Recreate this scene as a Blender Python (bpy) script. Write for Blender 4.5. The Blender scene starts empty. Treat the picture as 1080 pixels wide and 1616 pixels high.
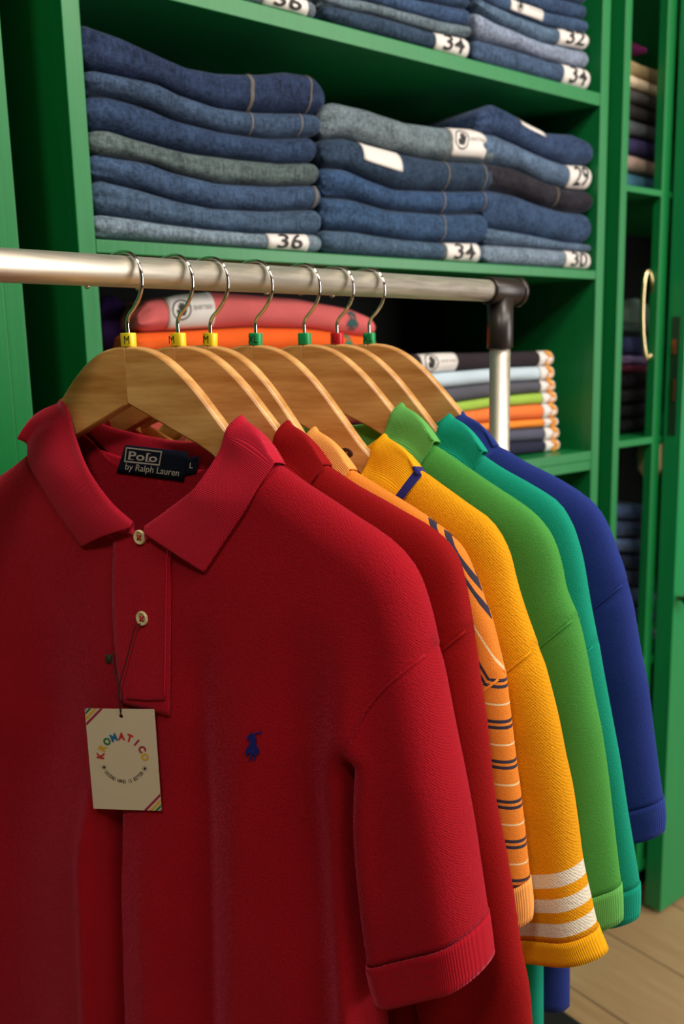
import bpy, bmesh, math, random
import numpy as np
from mathutils import Vector, Matrix, noise
C = bpy.context.scene.collection
scene = bpy.context.scene
random.seed(7)

# ------------------------------------------------------------------ camera
CAM = Vector((0.0, 0.0, 1.27))
YAW, PITCH, ROLL, FPX = 0.6615, 0.1752, -0.02326, 1404.0
fwd = Vector((math.sin(YAW)*math.cos(PITCH), math.cos(YAW)*math.cos(PITCH), -math.sin(PITCH)))
r0 = Vector((math.cos(YAW), -math.sin(YAW), 0)); u0 = r0.cross(fwd)
RIGHT = math.cos(ROLL)*r0 + math.sin(ROLL)*u0
UP = -math.sin(ROLL)*r0 + math.cos(ROLL)*u0
cd = bpy.data.cameras.new('camera'); cam = bpy.data.objects.new('camera', cd); C.objects.link(cam)
M = Matrix((RIGHT, UP, -fwd)).transposed().to_4x4(); M.translation = CAM
cam.matrix_world = M
cd.sensor_fit = 'VERTICAL'; cd.sensor_height = 36.0; cd.sensor_width = 24.0
cd.lens = 36.0*FPX/1616.0
cd.clip_start = 0.05
cd.dof.use_dof = True; cd.dof.focus_distance = 0.70; cd.dof.aperture_fstop = 6.5
scene.camera = cam

# ------------------------------------------------------------------ world, lights, exposure
w = bpy.data.worlds.new('World'); scene.world = w; w.use_nodes = True
bg = w.node_tree.nodes['Background']
bg.inputs[0].default_value = (1.0, 0.93, 0.84, 1); bg.inputs[1].default_value = 0.15
def area(name, loc, target, size, power, col=(1, .93, .84), size_y=None):
    l = bpy.data.lights.new(name, 'AREA'); l.energy = power; l.size = size; l.color = col
    if size_y: l.shape = 'RECTANGLE'; l.size_y = size_y
    o = bpy.data.objects.new(name, l); C.objects.link(o); o.location = loc
    o.rotation_euler = (Vector(target)-Vector(loc)).to_track_quat('-Z', 'Y').to_euler()
    return o
area('shop_front_daylight', (3.0, -1.7, 1.55), (0.8, 0.8, 1.2), 1.6, 80, (1.0, .95, .9), 1.9)
area('rail_highlight_strip', (1.3, -1.0, 2.7), (1.2, 0.9, 1.2), 2.8, 46, (1.0, .92, .8), 0.3)  # added long lamp, shaped so the rail reflects a bright band
area('ceiling_spot_and_fill', (0.9, -0.1, 2.75), (0.6, 0.7, 1.0), 0.25, 13, (1.0, .92, .8))
area('ceiling_spot_and_fill', (-0.75, -0.35, 2.75), (0.3, 0.7, 1.2), 0.3, 14, (1.0, .9, .78))  # added fill from the left, brightens the hanger and shirt fronts
vs = scene.view_settings
vs.view_transform = 'Standard'; vs.look = 'None'; vs.gamma = 1.0; vs.use_curve_mapping = False
vs.exposure = -0.12

# ------------------------------------------------------------------ photogrammetry helpers
def ray(x, y): return fwd + RIGHT*((x-540)/FPX) - UP*((y-808)/FPX)
D = 1.05                                   # distance of the cabinet fronts
def cab(x, y, Y=D):                        # point on the vertical plane Y
    d = ray(x, y); return CAM + d*(Y/d.y)
RA = Vector((0.2195, 0.6819, 1.34)); RB = Vector((0.8249, 0.7415, 1.34))   # rail axis
RDIR = (RB-RA).normalized()
f0 = Vector((math.sin(YAW), math.cos(YAW), 0))
class Frame:                               # vertical plane of one hanger on the rail
    def __init__(s, xi, a=32.0):
        lo, hi = -.3, 1.5
        for _ in range(50):
            m = (lo+hi)/2; P = RA+(RB-RA)*m+Vector((0, 0, -.055)); d = P-CAM
            if 540+FPX*d.dot(RIGHT)/d.dot(fwd) < xi: lo = m
            else: hi = m
        s.O = RA+(RB-RA)*lo; a = math.radians(a)
        s.U = math.cos(a)*r0-math.sin(a)*f0; s.N = -(math.sin(a)*r0+math.cos(a)*f0)
        s.rz = math.atan2(s.U.y, s.U.x)
    def loc(s, x, y, t=0.0):
        d = ray(x, y); k = ((s.O+s.N*t-CAM).dot(s.N))/d.dot(s.N); P = CAM+d*k-s.O
        return (P.dot(s.U), P.z)

# ------------------------------------------------------------------ object helpers
def tag(o, label=None, cat=None, group=None, kind=None):
    if label: o['label'] = label
    if cat: o['category'] = cat
    if group: o['group'] = group
    if kind: o['kind'] = kind
    return o
def empty(name, loc=(0, 0, 0), rz=0.0):
    o = bpy.data.objects.new(name, None); C.objects.link(o); o.location = loc
    o.rotation_euler = (0, 0, rz); o.empty_display_size = .05; return o
def mk(name, V, F, mat, parent=None, smooth=True, uv=None, solid=0, offset=0.0, bevel=0, loc=None, merge=0):
    me = bpy.data.meshes.new(name); me.from_pydata([tuple(v) for v in V], [], F); me.update()
    if uv is not None:
        L = me.uv_layers.new(name='UVMap')
        for lp in me.loops: L.data[lp.index].uv = uv[lp.vertex_index]
    bm = bmesh.new(); bm.from_mesh(me)
    if merge: bmesh.ops.remove_doubles(bm, verts=bm.verts, dist=merge)
    bmesh.ops.recalc_face_normals(bm, faces=bm.faces)
    bm.to_mesh(me); bm.free()
    if smooth: me.polygons.foreach_set('use_smooth', [True]*len(me.polygons))
    me.materials.append(mat)
    o = bpy.data.objects.new(name, me); C.objects.link(o)
    if parent: o.parent = parent
    if loc is not None: o.location = loc
    if solid:
        m = o.modifiers.new('solidify', 'SOLIDIFY'); m.thickness = solid; m.offset = offset
    if bevel:
        m = o.modifiers.new('bevel', 'BEVEL'); m.width = bevel; m.segments = 3; m.limit_method = 'ANGLE'
    return o
def box(name, a, b, mat, parent=None, bevel=.0012, origin=(0, 0, 0)):
    x0, y0, z0 = [min(a[i], b[i])-origin[i] for i in range(3)]; x1, y1, z1 = [max(a[i], b[i])-origin[i] for i in range(3)]
    V = [(x0, y0, z0), (x1, y0, z0), (x1, y1, z0), (x0, y1, z0), (x0, y0, z1), (x1, y0, z1), (x1, y1, z1), (x0, y1, z1)]
    F = [(0, 3, 2, 1), (4, 5, 6, 7), (0, 1, 5, 4), (1, 2, 6, 5), (2, 3, 7, 6), (3, 0, 4, 7)]
    return mk(name, V, F, mat, parent, smooth=False, bevel=bevel)
def tube_geo(pts, r, n=10, cap=True, close=False):
    pts = [Vector(p) for p in pts]; V = []; F = []; m = len(pts); up = Vector((0, 0, 1)); prev = None
    for i, p in enumerate(pts):
        a = pts[(i-1) % m] if (close or i > 0) else p; b = pts[(i+1) % m] if (close or i < m-1) else p
        d = (b-a).normalized()
        if prev is None: x = d.orthogonal().normalized()
        else: x = (prev-d*prev.dot(d)).normalized()
        prev = x; y = d.cross(x); rr = r[i] if isinstance(r, (list, tuple)) else r
        for k in range(n):
            t = 2*math.pi*k/n; V.append(p+(x*math.cos(t)+y*math.sin(t))*rr)
    for i in range(m if close else m-1):
        for k in range(n):
            j = (i+1) % m
            F.append((i*n+k, i*n+(k+1) % n, j*n+(k+1) % n, j*n+k))
    if cap and not close: F.append(tuple(range(n))[::-1]); F.append(tuple((m-1)*n+k for k in range(n)))
    return V, F
def tube(name, pts, r, mat, parent=None, n=12, close=False):
    V, F = tube_geo(pts, r, n, True, close); return mk(name, V, F, mat, parent)
def catmull(P, per=8):
    P = [np.array(p, float) for p in P]; out = []
    for i in range(len(P)-1):
        a = P[max(i-1, 0)]; b = P[i]; c = P[i+1]; d = P[min(i+2, len(P)-1)]
        for k in range(per):
            t = k/per
            out.append(.5*((2*b)+(-a+c)*t+(2*a-5*b+4*c-d)*t*t+(-a+3*b-3*c+d)*t**3))
    out.append(P[-1]); return out
def resample(P, fr):
    P = np.array(P, float); s = np.r_[0, np.cumsum(np.linalg.norm(np.diff(P, axis=0), axis=1))]
    s /= s[-1]; return np.stack([np.interp(fr, s, P[:, k]) for k in range(P.shape[1])], 1)
def grid_faces(nr, nc, base=0):
    return [(base+i*nc+j, base+i*nc+j+1, base+(i+1)*nc+j+1, base+(i+1)*nc+j) for i in range(nr-1) for j in range(nc-1)]
_tc = {}
def text2d(s, bold=0.0):                   # triangulated letters, bounding box scaled to 0..1 both ways, plus its aspect
    k = (s, bold)
    if k not in _tc:
        cu = bpy.data.curves.new('lettering', 'FONT'); cu.body = s; cu.offset = bold; cu.resolution_u = 3
        o = bpy.data.objects.new('lettering', cu); C.objects.link(o)
        dg = bpy.context.evaluated_depsgraph_get(); me = bpy.data.meshes.new_from_object(o.evaluated_get(dg))
        V = np.array([v.co[:2] for v in me.vertices]); F = [tuple(p.vertices) for p in me.polygons]
        bpy.data.objects.remove(o); bpy.data.curves.remove(cu); bpy.data.meshes.remove(me)
        lo = V.min(0); hi = V.max(0); _tc[k] = ((V-lo)/(hi-lo), F, (hi-lo)[0]/(hi-lo)[1])
    return _tc[k]
def polytri(P):                            # triangulate a concave outline
    bm = bmesh.new(); vs_ = [bm.verts.new((p[0], p[1], 0)) for p in P]; f = bm.faces.new(vs_); f.normal_update()
    bmesh.ops.triangulate(bm, faces=[f], ngon_method='EAR_CLIP'); bm.verts.index_update()
    F = [tuple(v.index for v in q.verts) for q in bm.faces]; bm.free(); return [tuple(p) for p in P], F

# ------------------------------------------------------------------ materials
def lin(c): return tuple(((x/255)/12.92 if x/255 <= .04045 else ((x/255+.055)/1.055)**2.4) for x in c)+(1,)
class N:
    def __init__(s, name):
        s.m = bpy.data.materials.new(name); s.m.use_nodes = True; s.t = s.m.node_tree
        s.b = s.t.nodes['Principled BSDF']
    def n(s, typ, **kw):
        o = s.t.nodes.new(typ)
        for k, v in kw.items():
            if k.startswith('i_'): o.inputs[k[2:].replace('_', ' ')].default_value = v
            else: setattr(o, k, v)
        return o
    def l(s, a, b): s.t.links.new(a, b)
    def math(s, op, a, b=None, c=None):
        o = s.n('ShaderNodeMath', operation=op)
        for i, v in enumerate((a, b, c)):
            if v is None: continue
            if isinstance(v, (int, float)): o.inputs[i].default_value = v
            else: s.l(v, o.inputs[i])
        return o.outputs[0]
    def mix(s, f, a, b):
        o = s.n('ShaderNodeMix', data_type='RGBA')
        if isinstance(f, (int, float)): o.inputs[0].default_value = f
        else: s.l(f, o.inputs[0])
        for i, v in ((6, a), (7, b)):
            if isinstance(v, tuple): o.inputs[i].default_value = v
            else: s.l(v, o.inputs[i])
        return o.outputs[2]
    def noise(s, scale, vec=None, detail=2.0, rough=.5):
        o = s.n('ShaderNodeTexNoise'); o.inputs['Scale'].default_value = scale
        o.inputs['Detail'].default_value = detail; o.inputs['Roughness'].default_value = rough
        if vec is not None: s.l(vec, o.inputs['Vector'])
        return o.outputs['Fac']
    def obj(s, sc=(1, 1, 1)):
        tc = s.n('ShaderNodeTexCoord'); mp = s.n('ShaderNodeMapping'); mp.inputs['Scale'].default_value = sc
        s.l(tc.outputs['Object'], mp.inputs[0]); return mp.outputs[0]
    def uv(s):
        tc = s.n('ShaderNodeTexCoord'); sp = s.n('ShaderNodeSeparateXYZ'); s.l(tc.outputs['UV'], sp.inputs[0])
        return sp.outputs[0], sp.outputs[1]
    def bump(s, h, strength, dist):
        o = s.n('ShaderNodeBump'); o.inputs['Strength'].default_value = strength; o.inputs['Distance'].default_value = dist
        s.l(h, o.inputs['Height']); s.l(o.outputs[0], s.b.inputs['Normal'])
    def set(s, col=None, rough=.6, metal=0, spec=.5, sheen=0, sheen_tint=None):
        if col is not None:
            if isinstance(col, tuple): s.b.inputs['Base Color'].default_value = col
            else: s.l(col, s.b.inputs['Base Color'])
        s.b.inputs['Roughness'].default_value = rough; s.b.inputs['Metallic'].default_value = metal
        s.b.inputs['Specular IOR Level'].default_value = spec
        if sheen:
            s.b.inputs['Sheen Weight'].default_value = sheen; s.b.inputs['Sheen Roughness'].default_value = .32
            if sheen_tint: s.b.inputs['Sheen Tint'].default_value = sheen_tint
        return s.m
def mat_plain(name, rgb, rough=.6, metal=0, spec=.5, var=.0):
    m = N(name); c = lin(rgb)
    n_ = m.noise(60, m.obj()); dark = tuple(x*(1-max(var, .04)) for x in c[:3])+(1,)
    return m.set(m.mix(n_, dark, c), rough, metal, spec)
def mat_fabric(name, rgb, sheen=.5, tint=None, scale=700, strength=.5, kind='body', trim=None, trim_rgb=None, stripe=None):
    m = N(name); c = lin(rgb); v = m.obj()
    big = m.noise(14, v, 3); fine = m.noise(scale*.9, v, 1)
    fuzz = m.noise(260, v, 3, .7)
    dk = tuple(x*.86 for x in c[:3])+(1,); lt = tuple(min(1, x*1.12+.002) for x in c[:3])+(1,)
    col = m.mix(big, dk, lt)
    fz = m.math('MULTIPLY', fuzz, .13)
    col = m.mix(fz, col, tuple(min(1, x*1.5+.012) for x in c[:3])+(1,))
    U, V_ = m.uv()
    if stripe == 'white_bands':
        col = band(m, V_, col, [(.712, .756), (.79, .832), (.866, .908)], lin((232, 224, 205)))
    if stripe == 'rugby':
        fr = m.math('FRACT', m.math('DIVIDE', V_, .0325))
        col = band(m, fr, col, [(.06, .14), (.21, .29)], lin((52, 48, 66)))
        col = band(m, fr, col, [(.66, .705)], lin((232, 205, 160)))
    if trim is not None:
        col = band(m, V_, col, [(trim, 2.0)], lin(trim_rgb))
    if kind == 'rib':
        wv = m.math('SINE', m.math('MULTIPLY', U, 4300.0))
        h = m.math('ADD', m.math('MULTIPLY', wv, .5), m.math('MULTIPLY', fine, .6))
        m.bump(h, .55, .0006)
    else:
        sx = m.n('ShaderNodeSeparateXYZ'); m.l(v, sx.inputs[0])
        a = m.math('SINE', m.math('MULTIPLY', sx.outputs[0], scale*6.3))
        b = m.math('SINE', m.math('MULTIPLY', sx.outputs[2], scale*6.3))
        h = m.math('ADD', m.math('MULTIPLY', m.math('MULTIPLY', a, b), .28), fine)
        h = m.math('ADD', h, m.math('MULTIPLY', m.noise(1500, v, 0), .8)); m.bump(h, min(1, strength*1.3), .0006)
    return m.set(col, .9, 0, .15, sheen, tint or tuple(min(1, x*1.6+.06) for x in c[:3])+(1,))
def band(m, v, base, ranges, rgb):
    for lo, hi in ranges:
        f = m.math('MULTIPLY', m.math('GREATER_THAN', v, lo), m.math('LESS_THAN', v, hi))
        base = m.mix(f, base, rgb)
    return base
def mat_denim(name, rgb, streak=.5):
    m = N(name); g_ = .3*rgb[0]+.5*rgb[1]+.2*rgb[2]; c = tuple(.66*x for x in lin(tuple(.90*q+.10*g_ for q in rgb))[:3])+(1,); c = (c[0]*.93, c[1]*.97, c[2]*.93, 1); v1 = m.obj((1, 1, .25)); v2 = m.obj((.3, 1, 1))
    a = m.noise(330, v1, 2, .6); b = m.noise(25, m.obj(), 4, .6); d = m.noise(420, v2, 2, .6)
    dk = tuple(x*.42 for x in c[:3])+(1,); lt = tuple(min(1, x*1.7+.008) for x in c[:3])+(1,)
    f = m.math('ADD', m.math('MULTIPLY', a, .45), m.math('ADD', m.math('MULTIPLY', d, .3), m.math('MULTIPLY', b, .35)))
    rp = m.n('ShaderNodeMapRange'); rp.inputs[1].default_value = .42; rp.inputs[2].default_value = .68; m.l(f, rp.inputs[0])
    col = m.mix(rp.outputs[0], dk, lt)
    m.bump(m.math('ADD', a, d), .5, .0008)
    return m.set(col, .9, 0, .15, .25, (.6, .7, .9, 1))
def mat_paint(name, rgb, rough=.38):
    m = N(name); c = lin(rgb)
    st = m.noise(18, m.obj((6, 6, .35)), 4, .6); sp = m.noise(9, m.obj(), 3)
    worn = m.noise(30, m.obj((1, 1, 1)), 5, .7)
    col = m.mix(st, tuple(x*.82 for x in c[:3])+(1,), tuple(min(1, x*1.12) for x in c[:3])+(1,))
    rp = m.n('ShaderNodeMapRange'); rp.inputs[1].default_value = .72; rp.inputs[2].default_value = .8; m.l(worn, rp.inputs[0])
    col = m.mix(m.math('MULTIPLY', rp.outputs[0], .35), col, lin((120, 130, 70)))
    m.bump(m.math('ADD', st, m.math('MULTIPLY', sp, .5)), .25, .001)
    return m.set(col, rough, 0, .5)
def mat_wood(name, rgb, rgb2, scale=(3, 60, 60), rough=.35, rot=0.0):
    m = N(name)
    tc = m.n('ShaderNodeTexCoord'); mp = m.n('ShaderNodeMapping'); mp.inputs['Scale'].default_value = scale
    mp.inputs['Rotation'].default_value = (0, rot, 0); m.l(tc.outputs['Object'], mp.inputs[0])
    a = m.noise(1.0, mp.outputs[0], 5, .6); b = m.noise(8, m.obj(), 3)
    rp = m.n('ShaderNodeMapRange'); rp.inputs[1].default_value = .3; rp.inputs[2].default_value = .62; m.l(a, rp.inputs[0])
    col = m.mix(rp.outputs[0], lin(rgb2), lin(rgb)); col = m.mix(m.math('MULTIPLY', b, .35), col, lin(rgb2))
    m.bump(a, .12, .001)
    o = m.set(col, rough, 0, .45); m.b.inputs['Coat Weight'].default_value = .25; m.b.inputs['Coat Roughness'].default_value = .25
    return o
def mat_metal(name, rgb, rough, scratch=.0):
    m = N(name); c = lin(rgb)
    if scratch:
        a = m.noise(1, m.obj((8, 300, 300)), 4, .6); b = m.noise(35, m.obj(), 5, .7)
        r = m.math('ADD', m.math('MULTIPLY', a, .22), rough-.08); 
        col = m.mix(m.math('MULTIPLY', b, scratch), c, tuple(x*.55 for x in c[:3])+(1,))
        m.set(col, rough, 1); m.l(r, m.b.inputs['Roughness']); m.bump(a, .08, .0005); return m.m
    return m.set(m.mix(m.noise(40, m.obj()), c, tuple(x*.9 for x in c[:3])+(1,)), rough, 1)

GREEN = mat_paint('green_paint', (13, 122, 60))
GREEN2 = mat_paint('green_paint_door', (26, 140, 80), .3)
STEEL = mat_metal('galvanised_steel', (246, 238, 222), .42, .3)
CHROME = mat_metal('chrome_wire', (225, 222, 218), .12)
BRASS = mat_metal('brass', (190, 150, 80), .3)
PLASTIC_K = mat_plain('dark_brown_plastic', (42, 33, 30), .35)
WHITE = mat_plain('white_sticker_paper', (226, 220, 216), .5)
INK = mat_plain('black_ink', (18, 17, 18), .6)
BACKING = mat_plain('dark_backing', (14, 16, 15), .8)

# ------------------------------------------------------------------ setting
def mat_floor():
    m = N('oak_plank_floor'); sx = m.n('ShaderNodeSeparateXYZ'); tc = m.n('ShaderNodeTexCoord'); m.l(tc.outputs['Object'], sx.inputs[0])
    q = m.math('DIVIDE', m.math('SUBTRACT', sx.outputs[0], .932), .2)
    fr = m.math('FRACT', q); idx = m.math('FLOOR', q)
    a = m.noise(6, m.obj((10, 1, 1)), 5, .6); b = m.noise(2.1, m.obj((6, .8, 1)), 3)
    wn = m.n('ShaderNodeTexWhiteNoise', noise_dimensions='1D'); m.l(idx, wn.inputs['W'])
    col = m.mix(a, lin((150, 120, 82)), lin((206, 174, 130))); col = m.mix(m.math('MULTIPLY', b, .5), col, lin((140, 108, 70)))
    col = m.mix(m.math('MULTIPLY', wn.outputs[0], .25), col, lin((190, 160, 120)))
    gap = m.math('ADD', m.math('LESS_THAN', fr, .012), m.math('GREATER_THAN', fr, .988))
    col = m.mix(m.math('MULTIPLY', gap, .7), col, lin((70, 50, 30)))
    m.bump(a, .15, .001); return m.set(col, .45, 0, .4)
def flat(name, V, mat): o = mk(name, V, [(0, 1, 2, 3)], mat, smooth=False); tag(o, kind='structure'); return o
box('floor', (-3, -3.2, -.05), (5, 1.6, 0), mat_floor(), bevel=0)['kind'] = 'structure'
PLASTER = mat_plain('warm_plaster', (112, 102, 90), .9)
box('wall_back', (-3, 1.52, 0), (5, 1.6, 2.9), PLASTER, bevel=0)['kind'] = 'structure'
box('ceiling', (-3, -3.2, 2.9), (5, 1.6, 3.0), PLASTER, bevel=0)['kind'] = 'structure'

box('wall_left', (-3.1, -3.2, 0), (-3, 1.6, 2.9), PLASTER, bevel=0)['kind'] = 'structure'
box('wall_front', (-3.1, -3.3, 0), (5, -3.2, 2.9), PLASTER, bevel=0)['kind'] = 'structure'
box('wall_right', (5, -3.3, 0), (5.1, 1.6, 2.9), PLASTER, bevel=0)['kind'] = 'structure'

# ------------------------------------------------------------------ cabinets
Zs = dict(top=1.723, top_b=1.701, mid=1.413, mid_b=1.397, low=1.076, low_b=1.058, base=1.0575, base_b=1.039)
def shelves(name, root, x0, x1, lst, mat=GREEN, y1=D+.40):
    for z1, z0 in lst:
        box(name, (x0, D+.001, z0), (x1, y1, z1), mat, root)
main = empty('shelving_cabinet', (.941, D+.2, 0)); Om = (.941, D+.2, 0)
tag(main, 'green painted open shelving cabinet holding three rows of folded jeans above folded shirts', 'cabinet')
def mbox(n, a, b, mat, p, O): return box(n, a, b, mat, p, origin=O)
mbox('side_panel', (.431, D, 0), (.453, D+.42, 2.35), GREEN, main, Om)
mbox('side_panel', (1.431, D, 0), (1.454, D+.42, 2.35), GREEN, main, Om)
for a, b in (('top', 'top_b'), ('mid', 'mid_b'), ('low', 'low_b'), ('base', 'base_b')):
    mbox('shelf', (.4535, D+.0008, Zs[b]), (1.4305, D+.40, Zs[a]), GREEN, main, Om)
mbox('shelf', (.4535, D+.0008, 2.05), (1.4305, D+.40, 2.068), GREEN, main, Om)
mbox('shelf', (.4535, D+.0008, .5), (1.4305, D+.40, .518), GREEN, main, Om)
mbox('plinth', (.4535, D+.0008, 0), (1.4305, D+.02, .09), GREEN, main, Om)
mbox('back_panel', (.4535, D+.402, .09), (1.4305, D+.418, 2.34), BACKING, main, Om)
# cabinet to the left
OL = (.1, D+.2, 0); left = empty('shelving_cabinet', OL)
tag(left, 'green cabinet side post at the left edge, beyond a dark gap from the jeans', 'cabinet')
mbox('stile', (.20, D-.004, 0), (.338, D+.02, 2.35), GREEN, left, OL)
mbox('side_panel', (.3385, D, 0), (.361, D+.42, 2.35), GREEN, left, OL)
mbox('side_panel', (-.5, D, 0), (-.478, D+.42, 2.35), GREEN, left, OL)
mbox('top_panel', (-.478, D+.005, 2.33), (.338, D+.42, 2.35), GREEN, left, OL)
mbox('back_panel', (-.478, D+.402, 0), (.338, D+.418, 2.33), BACKING, left, OL)
mbox('door_panel', (-.478, D, .05), (.199, D+.02, 2.32), GREEN, left, OL)
# near-black strips put in for the shade deep in the gaps between carcasses
mbox('gap_shade_strip', (.3615, D+.40, 0), (.4305, D+.415, 2.3), BACKING, left, OL)
OB = (1.58, D+.2, 0); cabB = empty('shelving_cabinet', OB)
tag(cabB, 'narrow green cupboard with dark folded clothes, between the jeans cabinet and the door', 'cabinet')
mbox('side_panel', (1.499, D, 0), (1.519, D+.42, 2.35), GREEN, cabB, OB)
mbox('side_panel', (2.30, D, 0), (2.32, D+.42, 2.35), GREEN, cabB, OB)
for z1, z0 in ((1.574, 1.562), (1.088, 1.074), (.606, .59), (2.0, 1.985), (.12, .1)):
    mbox('shelf', (1.5195, D+.0008, z0), (2.2995, D+.40, z1), GREEN, cabB, OB)
mbox('back_panel', (1.5195, D+.402, .0), (2.2995, D+.418, 2.34), BACKING, cabB, OB)
mbox('gap_shade_strip', (1.4545, D+.39, 0), (1.4985, D+.415, 2.3), BACKING, cabB, OB)  # dark strip again stands in for shade in the gap
mbox('stile', (1.636, D+.001, .1), (1.664, D+.02, 2.33), GREEN, cabB, OB)
# glazed sliding door in front of it
OD = (2.0, D-.02, 0); door = empty('glazed_cupboard_door', OD)
tag(door, 'tall green glazed cupboard door at the right edge with a small knob and lock plate', 'door')
dx0, dx1, dy0, dy1 = 1.669, 2.33, D-.043, D-.003
mbox('stile', (dx0, dy0, .012), (dx0+.105, dy1, 2.33), GREEN2, door, OD)
mbox('stile', (dx1-.1, dy0, .012), (dx1, dy1, 2.33), GREEN2, door, OD)
mbox('rail', (dx0+.1052, dy0, .012), (dx1-.1002, dy1, .19), GREEN2, door, OD)
mbox('rail', (dx0+.1052, dy0, 2.2), (dx1-.1002, dy1, 2.33), GREEN2, door, OD)
g = N('door_glass'); g.set((.9, .95, .92, 1), .03, 0, .5); g.b.inputs['Transmission Weight'].default_value = .9
mbox('glass_pane', (dx0+.106, D-.03, .191), (dx1-.101, D-.024, 2.199), g.m, door, OD)
P = cab(1064, 600, dy0); zl = P.z
lockp = mbox('lock_plate', (dx0-.0025, dy0+.012, 1.09), (dx0-.0002, dy0+.03, 1.33), mat_plain('aged_lock_metal', (52, 78, 62), .35, .6), door, OD)
mbox('upper_reflection', (dx0-.006, dy0+.016, 1.255), (dx0-.0026, dy0+.026, 1.285), mat_metal('upper_reflection_metal', (190, 110, 80), .3), lockp, (0, 0, 0)).location = (0, 0, 0)  # reddish piece stands in for a reflection on the lock plate
mbox('lower_reflection', (dx0-.006, dy0+.016, 1.16), (dx0-.0026, dy0+.026, 1.205), mat_metal('lower_reflection_metal', (150, 100, 70), .35), lockp, (0, 0, 0))  # second reddish reflection, built as a small metal piece
for c in lockp.children:
    c.location = (-OD[0], -OD[1], -OD[2])
kp = cab(1078, 945, dy0-.012)
prof = [(0, .004), (.006, .005), (.012, .0055), (.016, .010), (.022, .012), (.028, .009), (.031, .0)]
V = []; F = []; nn = 20
for i, (yy, rr) in enumerate(prof):
    for k in range(nn):
        a = 2*math.pi*k/nn; V.append((kp.x+rr*math.cos(a)-OD[0], dy0-yy-OD[1], kp.z+rr*math.sin(a)))
for i in range(len(prof)-1):
    for k in range(nn): F.append((i*nn+k, i*nn+(k+1) % nn, (i+1)*nn+(k+1) % nn, (i+1)*nn+k))
mk('knob', V, F, mat_metal('dark_brass_knob', (110, 105, 60), .3), door)

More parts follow.
